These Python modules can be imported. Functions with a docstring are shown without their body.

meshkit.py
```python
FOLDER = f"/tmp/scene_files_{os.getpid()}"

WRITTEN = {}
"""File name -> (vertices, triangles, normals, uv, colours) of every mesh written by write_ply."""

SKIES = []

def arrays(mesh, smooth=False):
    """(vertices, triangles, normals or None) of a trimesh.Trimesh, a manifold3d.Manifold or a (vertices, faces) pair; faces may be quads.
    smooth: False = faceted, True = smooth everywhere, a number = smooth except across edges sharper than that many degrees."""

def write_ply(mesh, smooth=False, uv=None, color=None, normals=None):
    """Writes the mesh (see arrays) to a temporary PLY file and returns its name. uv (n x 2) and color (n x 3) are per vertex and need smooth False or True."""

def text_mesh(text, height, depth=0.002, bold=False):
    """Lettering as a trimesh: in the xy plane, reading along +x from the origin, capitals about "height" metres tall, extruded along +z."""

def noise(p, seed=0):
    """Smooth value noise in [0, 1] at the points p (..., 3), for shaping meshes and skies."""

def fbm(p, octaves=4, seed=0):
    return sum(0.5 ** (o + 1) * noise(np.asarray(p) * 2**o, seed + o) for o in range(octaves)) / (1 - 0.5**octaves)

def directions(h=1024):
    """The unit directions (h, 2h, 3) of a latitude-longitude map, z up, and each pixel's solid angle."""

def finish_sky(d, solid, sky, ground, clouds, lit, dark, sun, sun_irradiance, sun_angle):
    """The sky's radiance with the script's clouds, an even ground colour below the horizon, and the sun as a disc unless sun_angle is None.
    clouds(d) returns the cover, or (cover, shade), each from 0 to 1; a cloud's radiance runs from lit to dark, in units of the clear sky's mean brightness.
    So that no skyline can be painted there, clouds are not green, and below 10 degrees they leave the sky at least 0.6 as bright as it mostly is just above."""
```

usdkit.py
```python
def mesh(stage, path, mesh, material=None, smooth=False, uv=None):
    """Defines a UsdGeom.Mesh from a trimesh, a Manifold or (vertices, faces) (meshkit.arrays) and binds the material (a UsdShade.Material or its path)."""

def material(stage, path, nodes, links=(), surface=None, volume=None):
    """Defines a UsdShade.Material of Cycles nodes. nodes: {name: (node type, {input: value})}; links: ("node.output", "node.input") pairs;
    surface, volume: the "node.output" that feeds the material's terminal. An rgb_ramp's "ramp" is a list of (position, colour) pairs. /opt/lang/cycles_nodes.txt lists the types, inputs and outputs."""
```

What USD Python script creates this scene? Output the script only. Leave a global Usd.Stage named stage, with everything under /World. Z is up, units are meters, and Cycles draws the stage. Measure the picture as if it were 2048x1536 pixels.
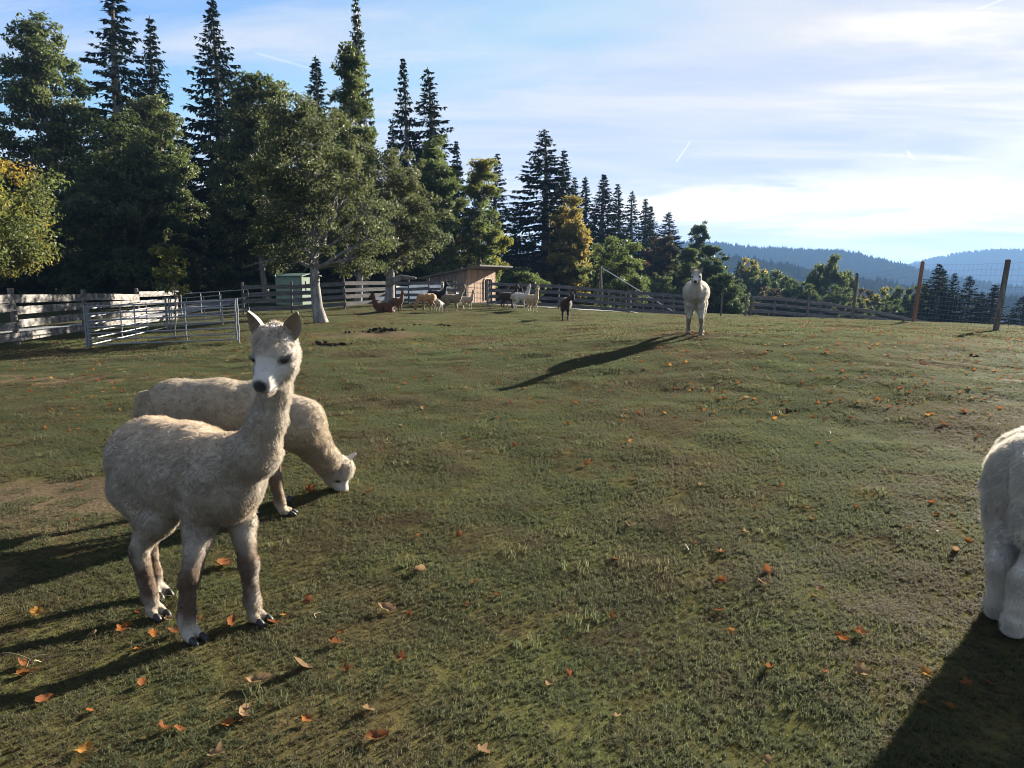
import math, os
import numpy as np
import trimesh
import meshkit, usdkit
from pxr import Gf, Sdf, Usd, UsdGeom, UsdLux, UsdShade, Vt
from scipy.interpolate import RBFInterpolator, RegularGridInterpolator
from scipy.spatial import cKDTree

stage = Usd.Stage.CreateInMemory()
UsdGeom.SetStageUpAxis(stage, UsdGeom.Tokens.z)
UsdGeom.SetStageMetersPerUnit(stage, 1.0)
UsdGeom.Xform.Define(stage, '/World')
UsdGeom.Scope.Define(stage, '/World/Looks')
ONLY = set(filter(None, os.environ.get('ONLY', '').split(',')))   # quick tests: build only some groups
def want(k): return not ONLY or k in ONLY

# ------------------------------------------------------------------ camera, sky, sun, exposure
FPX, CX, CY = 1400.0, 1024.0, 768.0          # focal length and centre in pixels of the 2048 x 1536 photograph
EYE = np.array([0.0, 0.0, 1.6]); PITCH = math.radians(8.05)
cam = UsdGeom.Camera.Define(stage, '/World/camera')
cam.AddTranslateOp().Set(Gf.Vec3d(*EYE))
cam.AddRotateXYZOp().Set(Gf.Vec3f(90 - math.degrees(PITCH), 0, 0))
cam.CreateHorizontalApertureAttr(36.0); cam.CreateVerticalApertureAttr(27.0)
cam.CreateFocalLengthAttr(36.0 * FPX / 2048)
cam.CreateClippingRangeAttr(Gf.Vec2f(0.05, 20000))
cam.CreateExposureAttr(EXPOSURE := 2.58)

SUN_AZ, SUN_EL = math.radians(42.0), math.radians(17.0)
SUN = np.array([math.sin(SUN_AZ) * math.cos(SUN_EL), math.cos(SUN_AZ) * math.cos(SUN_EL), math.sin(SUN_EL)])
sun = UsdLux.DistantLight.Define(stage, '/World/sun')
sun.AddRotateXYZOp().Set(Gf.Vec3f(90 - math.degrees(SUN_EL), 0, 180 - math.degrees(SUN_AZ)))
sun.CreateNormalizeAttr(True); sun.CreateIntensityAttr(1.25); sun.CreateAngleAttr(0.6)
sun.CreateColorAttr(Gf.Vec3f(1.0, 0.91, 0.78))

SKY_STRENGTH = 0.054
def sky_material():
    s = tuple(SUN)
    n = {
        'sky': ('sky_texture', dict(sky_type='single_scattering', sun_disc=False, sun_elevation=SUN_EL, sun_rotation=SUN_AZ, altitude=700.0, air_density=1.0, aerosol_density=0.45, ozone_density=1.6)),
        'geo': ('geometry', {}), 'sep': ('separate_xyz', {}),
        'zz': ('math', dict(math_type='maximum', value2=0.0)), 'zb': ('math', dict(math_type='add', value2=0.10)),
        'u': ('math', dict(math_type='divide')), 'v': ('math', dict(math_type='divide')), 'uv': ('combine_xyz', {}),
        # fine streaks of high ice cloud
        'm1': ('mapping', dict(scale=(0.30, 1.35, 1.0), rotation=(0, 0, -0.10))),
        'n1': ('noise_texture', dict(scale=1.5, detail=9.0, roughness=0.60, distortion=0.5)),
        'r1': ('map_range', dict(from_min=0.43, from_max=0.60, to_min=0.0, to_max=0.85, clamp=True)),
        # a wide soft veil
        'm2': ('mapping', dict(location=(3.3, 5.7, 0), scale=(0.34, 0.75, 1.0), rotation=(0, 0, 0.35))),
        'n2': ('noise_texture', dict(scale=0.9, detail=7.0, roughness=0.5, distortion=1.3)),
        'r2': ('map_range', dict(from_min=0.44, from_max=0.60, to_min=0.0, to_max=0.70, clamp=True)),
        # low bank of broken cloud
        'm3': ('mapping', dict(location=(0.8, 0.0, 0), scale=(2.2, 2.2, 13.0))),
        'n3': ('noise_texture', dict(scale=1.25, detail=9.0, roughness=0.62, distortion=0.35)),
        'r3': ('map_range', dict(from_min=0.40, from_max=0.56, to_min=0.0, to_max=1.0, clamp=True)),
        'b1': ('map_range', dict(range_type='smoothstep', from_min=0.045, from_max=0.075, to_min=0, to_max=1)),
        'b2': ('map_range', dict(range_type='smoothstep', from_min=0.11, from_max=0.17, to_min=1, to_max=0)),
        'bank': ('math', dict(math_type='multiply')), 'bank2': ('math', dict(math_type='multiply')),
        'low': ('map_range', dict(range_type='smoothstep', from_min=0.0, from_max=0.20, to_min=0.55, to_max=1.0)),
        # nearness to the sun: thin cloud shines where light passes through it
        'dot': ('vector_math', dict(math_type='dot_product', vector2=s)), 'dp': ('math', dict(math_type='maximum', value2=0.0)),
        'g1': ('math', dict(math_type='power', value2=7.0)), 'g2': ('math', dict(math_type='power', value2=60.0)),
        'veil': ('map_range', dict(range_type='smoothstep', from_min=0.66, from_max=0.99, to_min=0.0, to_max=0.95)), 'vn': ('map_range', dict(from_min=0.36, from_max=0.58, to_min=0.20, to_max=1.0, clamp=True)), 'vm': ('math', dict(math_type='multiply')), 'ga': ('math', dict(math_type='multiply_add', value2=0.30, value3=-0.12)), 'gb': ('math', dict(math_type='add', use_clamp=True)), 'gc': ('math', dict(math_type='multiply_add', value2=0.55, use_clamp=True)),
        'mx': ('math', dict(math_type='maximum')), 'mx2': ('math', dict(math_type='maximum')),
        'vv': ('math', dict(math_type='maximum')), 'vlow': ('math', dict(math_type='multiply')),
        'cl': ('rgb_ramp', dict(ramp=[(0.0, (2.05, 2.28, 2.7)), (0.3, (2.4, 2.5, 2.72)), (0.7, (2.75, 2.7, 2.64)), (1.0, (3.6, 3.38, 3.08))])),
        'mix': ('mix_color', dict(blend_type='mix', use_clamp=False)),
        'tint': ('mix_color', dict(blend_type='multiply', fac=1.0, b=(0.54, 0.61, 0.76))),
        'cap': ('mix_color', dict(blend_type='darken', fac=1.0, use_clamp=False, b=(1.72, 2.05, 2.75))),
        'bg': ('background_shader', dict(strength=SKY_STRENGTH)),
    }
    L = [('geo.position', 'sep.vector'), ('sep.z', 'zz.value1'), ('zz.value', 'zb.value1'), ('sep.x', 'u.value1'), ('zb.value', 'u.value2'), ('sep.y', 'v.value1'), ('zb.value', 'v.value2'),
         ('u.value', 'uv.x'), ('v.value', 'uv.y'), ('uv.vector', 'm1.vector'), ('m1.vector', 'n1.vector'), ('n1.fac', 'r1.value'),
         ('uv.vector', 'm2.vector'), ('m2.vector', 'n2.vector'), ('n2.fac', 'r2.value'),
         ('geo.position', 'm3.vector'), ('m3.vector', 'n3.vector'), ('n3.fac', 'r3.value'), ('sep.z', 'b1.value'), ('sep.z', 'b2.value'), ('b1.result', 'bank.value1'), ('b2.result', 'bank.value2'), ('bank.value', 'bank2.value1'), ('r3.result', 'bank2.value2'),
         ('geo.position', 'dot.vector1'), ('dot.value', 'dp.value1'), ('dp.value', 'g1.value1'), ('dp.value', 'g2.value1'),
         ('r1.result', 'mx.value1'), ('r2.result', 'mx.value2'), ('mx.value', 'vlow.value1'), ('sep.z', 'low.value'), ('low.result', 'vlow.value2'),
         ('vlow.value', 'mx2.value1'), ('bank2.value', 'mx2.value2'), ('dp.value', 'veil.value'), ('n1.fac', 'vn.value'), ('veil.result', 'vm.value1'), ('vn.result', 'vm.value2'), ('mx2.value', 'vv.value1'), ('vm.value', 'vv.value2'), ('mx2.value', 'ga.value1'), ('ga.value', 'gb.value1'), ('g1.value', 'gb.value2'),
         ('sky.color', 'tint.a'), ('vv.value', 'mix.fac'), ('tint.result', 'cap.a'), ('cap.result', 'mix.a'), ('bank2.value', 'gc.value1'), ('gb.value', 'gc.value3'), ('gc.value', 'cl.fac'), ('cl.color', 'mix.b')]
    # short condensation trails of airliners
    c_, s_ = math.cos(PITCH), math.sin(PITCH)
    def ray(px, py): d = np.array([(px - CX) / FPX, c_ + (CY - py) / FPX * s_, -s_ + (CY - py) / FPX * c_]); return d / np.linalg.norm(d)
    last = 'mix.result'
    for k, (p, q, w, a) in enumerate([((1383, 279), (1350, 328), 0.0016, 0.55), ((1813, 301), (1829, 320), 0.0020, 0.8), ((1892, 310), (1901, 321), 0.0018, 0.75), ((505, 104), (625, 138), 0.0020, 0.25), ((1946, 22), (2040, -14), 0.0020, 0.4)]):
        A, B = ray(*p), ray(*q); nn = np.cross(A, B); nn /= np.linalg.norm(nn); mid = (A + B) / np.linalg.norm(A + B)
        n.update({f'd{k}': ('vector_math', dict(math_type='dot_product', vector2=tuple(nn))), f'e{k}': ('math', dict(math_type='absolute')), f'f{k}': ('map_range', dict(range_type='smoothstep', from_min=w, from_max=0.0, to_min=0.0, to_max=a)),
                  f'h{k}': ('vector_math', dict(math_type='dot_product', vector2=tuple(mid))), f'i{k}': ('map_range', dict(range_type='smoothstep', from_min=float(A @ mid) - 2e-6, from_max=float(A @ mid) + (1 - float(A @ mid)) * 0.5, to_min=0.0, to_max=1.0)), f'j{k}': ('math', dict(math_type='multiply')), f'k{k}': ('mix_color', dict(blend_type='mix', use_clamp=False, b=(3.7, 3.7, 3.7)))})
        L.extend([('geo.position', f'd{k}.vector1'), (f'd{k}.value', f'e{k}.value1'), (f'e{k}.value', f'f{k}.value'), ('geo.position', f'h{k}.vector1'), (f'h{k}.value', f'i{k}.value'), (f'f{k}.result', f'j{k}.value1'), (f'i{k}.result', f'j{k}.value2'), (f'j{k}.value', f'k{k}.fac'), (last, f'k{k}.a')]); last = f'k{k}.result'
    L.append((last, 'bg.color'))
    return usdkit.material(stage, '/World/Looks/sky', n, L, surface='bg.background')
dome = UsdLux.DomeLight.Define(stage, '/World/sky')
dome.CreateIntensityAttr(1.0)
UsdShade.MaterialBindingAPI.Apply(dome.GetPrim()).Bind(sky_material())
dome.GetPrim().SetCustomDataByKey('kind', 'structure')

# ------------------------------------------------------------------ helpers
_c, _s = math.cos(PITCH), math.sin(PITCH)
def at(px, py, Y):
    """The point at distance Y (metres ahead) that the photograph shows at pixel (px, py)."""
    a, b = (px - CX) / FPX, (CY - py) / FPX
    d = np.array([a, _c + b * _s, -_s + b * _c])
    return EYE + d * (Y / d[1])
def pix(p):
    q = np.asarray(p, float) - EYE
    dep = q[..., 1] * _c - q[..., 2] * _s
    return np.stack([CX + FPX * q[..., 0] / dep, CY - FPX * (q[..., 1] * _s + q[..., 2] * _c) / dep], -1)
_taken = {}
def path_for(name, parent=None):
    base = (str(parent.GetPath()) if parent is not None else '/World') + '/'
    k = _taken.get((base, name), -1) + 1
    _taken[(base, name)] = k
    return base + (name if k == 0 else f'{name}_{k:03d}')
def tag(prim, label=None, cat=None, group=None, kind=None):
    for k, v in (('label', label), ('category', cat), ('group', group), ('kind', kind)):
        if v: prim.SetCustomDataByKey(k, v)
    return prim
def thing(name, label, cat, loc=(0, 0, 0), rz=0.0, group=None, scale=None):
    x = UsdGeom.Xform.Define(stage, path_for(name))
    x.AddTranslateOp().Set(Gf.Vec3d(*map(float, loc)))
    if rz: x.AddRotateZOp().Set(math.degrees(rz))
    if scale: x.AddScaleOp().Set(Gf.Vec3f(*(scale if np.ndim(scale) else (scale,) * 3)))
    return tag(x.GetPrim(), label, cat, group)
_protos = {}
def proto(name):
    p = stage.CreateClassPrim('/' + name + '_kind') if False else None
def obj(name, mesh, mat, parent=None, smooth=False, label=None, kind=None, cat=None, group=None, colors=None):
    m = usdkit.mesh(stage, path_for(name, parent), mesh, mat, smooth=smooth)
    if colors is not None:
        UsdGeom.PrimvarsAPI(m).CreatePrimvar('tint', Sdf.ValueTypeNames.Color3fArray, 'vertex').Set(Vt.Vec3fArray.FromNumpy(np.asarray(colors, np.float32)))
    return tag(m.GetPrim(), label, cat, group, kind)
def copy_of(source, name, loc, rz=0.0, scale=1.0, label=None, cat=None, group=None, rot=None):
    """One more of a kind: an instance of SOURCE with its parts, under the next number."""
    x = UsdGeom.Xform.Define(stage, path_for(name))
    x.GetPrim().GetReferences().AddInternalReference(source.GetPath())
    x.ClearXformOpOrder()
    x.AddTranslateOp().Set(Gf.Vec3d(*map(float, loc)))
    if rot is not None: x.AddRotateXYZOp().Set(Gf.Vec3f(*map(float, rot)))
    else: x.AddRotateZOp().Set(math.degrees(rz))
    x.AddScaleOp().Set(Gf.Vec3f(*(map(float, scale) if np.ndim(scale) else (float(scale),) * 3)))
    x.GetPrim().SetInstanceable(True)
    return tag(x.GetPrim(), label, cat, group)
def scatter(name, protos, pos, quat, scale, which, parent=None, **tags):
    """Very many small pieces as one PointInstancer. protos: [(mesh, material)]"""
    pi = UsdGeom.PointInstancer.Define(stage, path_for(name, parent))
    rel = pi.CreatePrototypesRel()
    for i, (me, mat) in enumerate(protos):
        m = usdkit.mesh(stage, f'{pi.GetPath()}/kinds/kind_{i}', me, mat)
        rel.AddTarget(m.GetPath())
    pi.CreateProtoIndicesAttr(Vt.IntArray.FromNumpy(np.asarray(which, np.int32)))
    pi.CreatePositionsAttr(Vt.Vec3fArray.FromNumpy(np.asarray(pos, np.float32)))
    q = np.asarray(quat, np.float16)   # w, x, y, z
    pi.CreateOrientationsAttr(Vt.QuathArray([Gf.Quath(float(a), float(b), float(c), float(d)) for a, b, c, d in q]))
    sc = np.asarray(scale, np.float32)
    pi.CreateScalesAttr(Vt.Vec3fArray.FromNumpy(np.repeat(sc[:, None], 3, 1) if sc.ndim == 1 else sc))
    return tag(pi.GetPrim(), **tags)
def box(sx, sy, sz, c=(0, 0, 0), rz=0.0):
    m = trimesh.creation.box([sx, sy, sz])
    if rz: m.apply_transform(trimesh.transformations.rotation_matrix(rz, [0, 0, 1]))
    m.apply_translation(c)
    return m
def tube(pts, radii, sides=7, cap=True):
    p = np.asarray(pts, float); n = len(p)
    r = np.broadcast_to(np.asarray(radii, float), (n,))
    t = np.gradient(p, axis=0); t /= np.linalg.norm(t, axis=1, keepdims=True) + 1e-12
    ref = np.array([0.31, 0.95, 0.05]) if abs(t[0] @ [0, 0, 1.0]) > 0.8 else np.array([0, 0, 1.0])
    a = np.cross(t, ref); a /= np.linalg.norm(a, axis=1, keepdims=True) + 1e-12
    b = np.cross(t, a); ang = np.arange(sides) * 2 * np.pi / sides
    v = p[:, None] + r[:, None, None] * (np.cos(ang)[None, :, None] * a[:, None] + np.sin(ang)[None, :, None] * b[:, None])
    i, j = np.meshgrid(np.arange(n - 1), np.arange(sides), indexing='ij')
    q = np.stack([i * sides + j, i * sides + (j + 1) % sides, (i + 1) * sides + (j + 1) % sides, (i + 1) * sides + j], -1).reshape(-1, 4)
    f = np.vstack([q[:, [0, 2, 1]], q[:, [0, 3, 2]]]); v = v.reshape(-1, 3)
    if cap:
        k = len(v); v = np.vstack([v, p[:1], p[-1:]]); j = np.arange(sides)
        f = np.vstack([f, np.stack([np.full(sides, k), j, (j + 1) % sides], 1), np.stack([np.full(sides, k + 1), (n - 1) * sides + (j + 1) % sides, (n - 1) * sides + j], 1)])
    return trimesh.Trimesh(v, f, process=False)
def unit(v): v = np.asarray(v, float); return v / np.linalg.norm(v)
def join(ms): return trimesh.util.concatenate(ms)
def bar(a, b, w, h, up=(0, 0, 1)):
    """A squared bar from a to b, w across and h high, edges eased."""
    a, b = np.asarray(a, float), np.asarray(b, float); d = b - a; L = np.linalg.norm(d); d /= L
    s = np.cross(d, up); s /= np.linalg.norm(s); u = np.cross(s, d)
    e = min(w, h) * 0.14
    prof = [(w/2-e, -h/2), (w/2, -h/2+e), (w/2, h/2-e), (w/2-e, h/2), (-w/2+e, h/2), (-w/2, h/2-e), (-w/2, -h/2+e), (-w/2+e, -h/2)]
    v = np.array([a + s * x + u * y for x, y in prof] + [b + s * x + u * y for x, y in prof])
    f = [[i, 8 + i, 8 + (i + 1) % 8] for i in range(8)] + [[i, 8 + (i + 1) % 8, (i + 1) % 8] for i in range(8)]
    f += [[0, i, i + 1] for i in range(1, 7)] + [[8, 8 + i + 1, 8 + i] for i in range(1, 7)]
    return trimesh.Trimesh(v, np.array(f), process=False)
def mat(name, color, rough=0.8, noise=None, spec=0.3, metallic=0.0, translucent=None, bump=None, **kw):
    """A plain procedural material: colour varied between several tones by noise, with fine relief."""
    n = {'p': ('principled_bsdf', dict(base_color=color, roughness=rough, specular_ior_level=spec, metallic=metallic, **kw))}; L = []; out = 'p.BSDF'
    if noise:
        scale, stops, stretch = noise
        n.update(tc=('texture_coordinate', {}), mp=('mapping', dict(scale=stretch)), nz=('noise_texture', dict(scale=scale, detail=6.0, roughness=0.65)), rp=('rgb_ramp', dict(ramp=stops)))
        L += [('tc.object', 'mp.vector'), ('mp.vector', 'nz.vector'), ('nz.fac', 'rp.fac'), ('rp.color', 'p.base_color')]
    if bump:
        if not noise:
            n.update(tc=('texture_coordinate', {}))
        n.update(mb=('mapping', dict(scale=bump[2] if len(bump) > 2 else (1, 1, 1))), nb=('noise_texture', dict(scale=bump[0], detail=5.0, roughness=0.7)), bp=('bump', dict(strength=bump[1], distance=0.02)))
        L += [('tc.object', 'mb.vector'), ('mb.vector', 'nb.vector'), ('nb.fac', 'bp.height'), ('bp.normal', 'p.normal')]
    if translucent:
        n.update(t=('translucent_bsdf', dict(color=translucent[1])), mx=('mix_closure', dict(fac=translucent[0])))
        L += [('p.BSDF', 'mx.closure1'), ('t.BSDF', 'mx.closure2')]; out = 'mx.closure'
    return usdkit.material(stage, '/World/Looks/' + name, n, L, surface=out)
# ------------------------------------------------------------------ ground
def _ctrl():
    P = [(0, -25, 0), (-25, -15, 0), (25, -15, 0.1), (0, 0, 0), (-2.5, 3, 0), (2.5, 3, 0), (-5, 3, 0), (5, 3, 0.05), (0, 6, 0.03), (-5, 7, 0), (6, 7, 0.15), (0, 10, .15), (10, 10, .3), (-10, 10, 0)]
    for px, py, Y in [(175, 698, 18), (478, 686, 17.7), (36, 690, 18.5), (170, 668, 23), (278, 652, 27.5), (350, 641, 31), (487, 629, 32.5), (583, 626, 33), (690, 618, 34.5),
                      (645, 645, 23), (772, 622, 32.5), (900, 628, 31), (830, 621, 34), (960, 612, 37.5), (1060, 623, 32), (1132, 641, 26), (1388, 671, 14.6), (1990, 661, 20), (1826, 645, 24.5), (1704, 640, 30), (1613, 637, 37),
                      (985, 611, 39), (1258, 627, 40), (1372, 634, 40), (1250, 650, 20), (1650, 665, 16), (1800, 690, 12.5), (1000, 680, 17), (700, 690, 16), (800, 606, 40), (1550, 634, 44), (1460, 630, 44)]:
        P.append(tuple(at(px, py, Y)))
    P += [(-35, 40, .4), (-45, 20, .2), (-25, 60, 1.0), (0, 60, .1), (20, 60, -1.2), (20, 90, -2.2), (45, 45, -4), (30, 24, -.6), (40, 10, 0), (60, 90, -12), (0, 110, 0), (-60, 110, 3), (40, 160, -8), (110, 160, -22), (-120, 60, 5), (120, 40, -18), (-60, -20, 0), (60, -20, 0), (0, 220, -8), (120, 220, -26), (-150, 220, 8)]
    return np.array(P)
_P = _ctrl()
_rbf = RBFInterpolator(_P[:, :2], _P[:, 2], kernel='thin_plate_spline', smoothing=0.6, neighbors=None)
_RIDGES = []   # far ridges: (distance, width, [(x, crest height)])
for D, W, prof in [(900, 240, [(1200, 585), (1380, 540), (1430, 528), (1500, 534), (1560, 545), (1620, 560), (1700, 573), (1760, 586), (1850, 605), (2100, 640)]),
                   (1650, 420, [(1100, 500), (1380, 487), (1424, 490), (1460, 494), (1500, 500), (1550, 502), (1600, 504), (1650, 507), (1700, 516), (1740, 528), (1800, 546), (1900, 580), (2100, 620)]),
                   (2600, 560, [(1300, 560), (1600, 540), (1740, 531), (1800, 531), (1850, 528), (1880, 520), (1905, 511), (1932, 504), (1960, 500), (2000, 498), (2060, 499), (2200, 510), (2500, 500)])]:
    q = np.array([at(px, py + 8, D) for px, py in prof])
    _RIDGES.append((D, W, q[:, 0], q[:, 2]))
def height(x, y, rough=True):
    x, y = np.broadcast_arrays(np.asarray(x, float), np.asarray(y, float))
    xs, ys = np.clip(x, -150, 150).ravel(), np.clip(y, -30, 230).ravel()
    z = _rbf(np.stack([xs, ys], 1)).reshape(x.shape) - _Z0
    far = np.clip((y - 170) / 150, 0, 1); far = far * far * (3 - 2 * far)
    z = z * (1 - far) + far * -30.0
    for D, W, rx, rz in _RIDGES:
        crest = np.interp(x, rx, rz) + 30
        t = (y - D) / W
        bump = np.where(t < 0, np.exp(-t * t * 1.6), np.exp(-t * t * 0.5)) * far
        n = meshkit.fbm(np.stack([x / (W * 0.35), y / (W * 0.35), np.full_like(x, D)], -1), 3, 7) - 0.5
        z = np.maximum(z, -30 + crest * bump * (1 + 0.28 * n * np.clip(np.abs(t) * 2.2, 0, 1)))
    if rough:
        near = np.clip((60 - np.hypot(x, y)) / 30, 0, 1)
        p = np.stack([x, y, np.zeros_like(x)], -1)
        z = z + near * ((meshkit.fbm(p * 0.55, 3, 3) - 0.5) * 0.11 + (meshkit.noise(p * 2.2, 5) - 0.5) * 0.026)
    return z
_Z0 = 0.0; _Z0 = float(height(0.0, 0.0, False)) * 0
def ground_at(px, py):
    """Where the line of sight through a pixel meets the ground."""
    lo = np.linspace(1.5, 70, 2400); pts = np.array([at(px, py, Y) for Y in (1.0,)])[0] - EYE
    d = pts / pts[1]; P = EYE + lo[:, None] * d
    below = P[:, 2] < height(P[:, 0], P[:, 1])
    return P[np.argmax(below)] if below.any() else P[-1]
def gz(x, y): return float(height(np.array([x]), np.array([y]))[0])

def lines(fine_lo, fine_hi, step, lo, hi, grow=1.09):
    mid = np.arange(fine_lo, fine_hi, step); out = list(mid); s = step; v = mid[-1]
    while v < hi: s *= grow; v += s; out.append(min(v, hi))
    s = step; v = mid[0]
    while v > lo: s *= grow; v -= s; out.insert(0, max(v, lo))
    return np.array(out)
def sheet(xs, ys):
    X, Y = np.meshgrid(xs, ys, indexing='ij'); Z = height(X, Y)
    n, m = X.shape; i, j = np.meshgrid(np.arange(n - 1), np.arange(m - 1), indexing='ij'); k = i * m + j
    q = np.stack([k, k + m, k + m + 1, k + 1], -1).reshape(-1, 4)
    return np.stack([X, Y, Z], -1).reshape(-1, 3), q

EARTH = [((-3.55, 5.15), 1.0, 0.75), ((-2.9, 3.55), 0.45, 0.35), (at(60, 770, 11.4)[:2], 2.6, 1.1), (at(690, 684, 18.6)[:2], 1.9, 1.0), (at(800, 655, 24)[:2], 1.6, 0.8), (at(770, 640, 29)[:2], 3.2, 1.3)]   # trodden bare earth: centre, half length, half width
def earth_mask(x, y):
    m = np.zeros(np.shape(x)); w = meshkit.fbm(np.stack([x * 1.3, y * 1.3, 0 * x], -1), 4, 61) - 0.5
    for c, a, b in EARTH: m = np.maximum(m, np.clip((1.25 - np.hypot((x - c[0]) / a, (y - c[1]) / b) + 2.4 * w) / 0.9, 0, 1))
    return m
def ground_material():
    n = {'geo': ('geometry', {}), 'em': ('attribute', dict(attribute='earth')),
         'big': ('noise_texture', dict(scale=0.33, detail=5.0, roughness=0.6)), 'bigr': ('rgb_ramp', dict(ramp=[(0.36, (0.095, 0.070, 0.038)), (0.47, (0.088, 0.080, 0.036)), (0.60, (0.070, 0.082, 0.030))])),
         'mid': ('noise_texture', dict(scale=5.0, detail=8.0, roughness=0.75)), 'midr': ('rgb_ramp', dict(ramp=[(0.32, (0.30, 0.24, 0.20)), (0.47, (0.82, 0.82, 0.75)), (0.62, (1.25, 1.2, 1.05)), (0.72, (1.9, 1.6, 1.2))])),
         'mul': ('mix_color', dict(blend_type='multiply', fac=1.0, use_clamp=False)),
         'es': ('rgb_ramp', dict(ramp=[(0.3, (0.036, 0.027, 0.019)), (0.5, (0.088, 0.067, 0.043)), (0.66, (0.15, 0.118, 0.075))])), 'em2': ('mix_color', dict(blend_type='mix', use_clamp=False)),
         'fine': ('noise_texture', dict(scale=38.0, detail=5.0, roughness=0.8)), 'add': ('math', dict(math_type='multiply_add', value2=0.5)),
         'bp': ('bump', dict(strength=1.0, distance=0.06)),
         'p': ('principled_bsdf', dict(roughness=0.9, specular_ior_level=0.0))}
    L = [('geo.position', 'big.vector'), ('geo.position', 'mid.vector'), ('geo.position', 'fine.vector'), ('big.fac', 'bigr.fac'), ('mid.fac', 'midr.fac'), ('bigr.color', 'mul.a'), ('midr.color', 'mul.b'),
         ('fine.fac', 'es.fac'), ('em.fac', 'em2.fac'), ('mul.result', 'em2.a'), ('es.color', 'em2.b'), ('em2.result', 'p.base_color'),
         ('fine.fac', 'add.value1'), ('mid.fac', 'add.value3'), ('add.value', 'bp.height'), ('bp.normal', 'p.normal')]
    return usdkit.material(stage, '/World/Looks/pasture_ground', n, L, surface='p.BSDF')
def hill_material():
    n = {'geo': ('geometry', {}), 'a': ('noise_texture', dict(scale=0.05, detail=7.0, roughness=0.75)),
         'r': ('rgb_ramp', dict(ramp=[(0.35, (0.010, 0.017, 0.010)), (0.5, (0.017, 0.027, 0.012)), (0.62, (0.035, 0.045, 0.016)), (0.72, (0.07, 0.055, 0.018))])),
         'bp': ('bump', dict(strength=1.0, distance=8.0)), 'p': ('principled_bsdf', dict(roughness=1.0, specular_ior_level=0.0))}
    L = [('geo.position', 'a.vector'), ('a.fac', 'r.fac'), ('r.color', 'p.base_color'), ('a.fac', 'bp.height'), ('bp.normal', 'p.normal')]
    return usdkit.material(stage, '/World/Looks/hill_forest_floor', n, L, surface='p.BSDF')
GROUND, HILL = ground_material(), hill_material()
xs = lines(-8, 8, 0.065, -420, 420, 1.06); ys = lines(1.2, 13, 0.065, -60, 300, 1.045)
_sheet = sheet(xs, ys)
_zi = RegularGridInterpolator((xs, ys), _sheet[0][:, 2].reshape(len(xs), len(ys)), bounds_error=False, fill_value=0.0)
def on_sheet(x, y): return _zi(np.stack([x, y], -1))
_gp = obj('ground', _sheet, GROUND, smooth=True, kind='structure', label='grazed autumn pasture with patchy short grass and bare earth')
UsdGeom.PrimvarsAPI(_gp).CreatePrimvar('earth', Sdf.ValueTypeNames.FloatArray, 'vertex').Set(Vt.FloatArray.FromNumpy(earth_mask(_sheet[0][:, 0], _sheet[0][:, 1]).astype(np.float32)))
hx = np.concatenate([np.linspace(-2600, -400, 40)[:-1], np.linspace(-400, 1900, 190), np.linspace(1900, 4200, 40)[1:]])
hy = np.concatenate([np.linspace(299, 900, 70), np.linspace(900, 4200, 120)[1:]])
obj('hills', sheet(hx, hy), HILL, smooth=True, kind='structure', label='wooded hills rising in blue haze beyond the valley')

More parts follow.
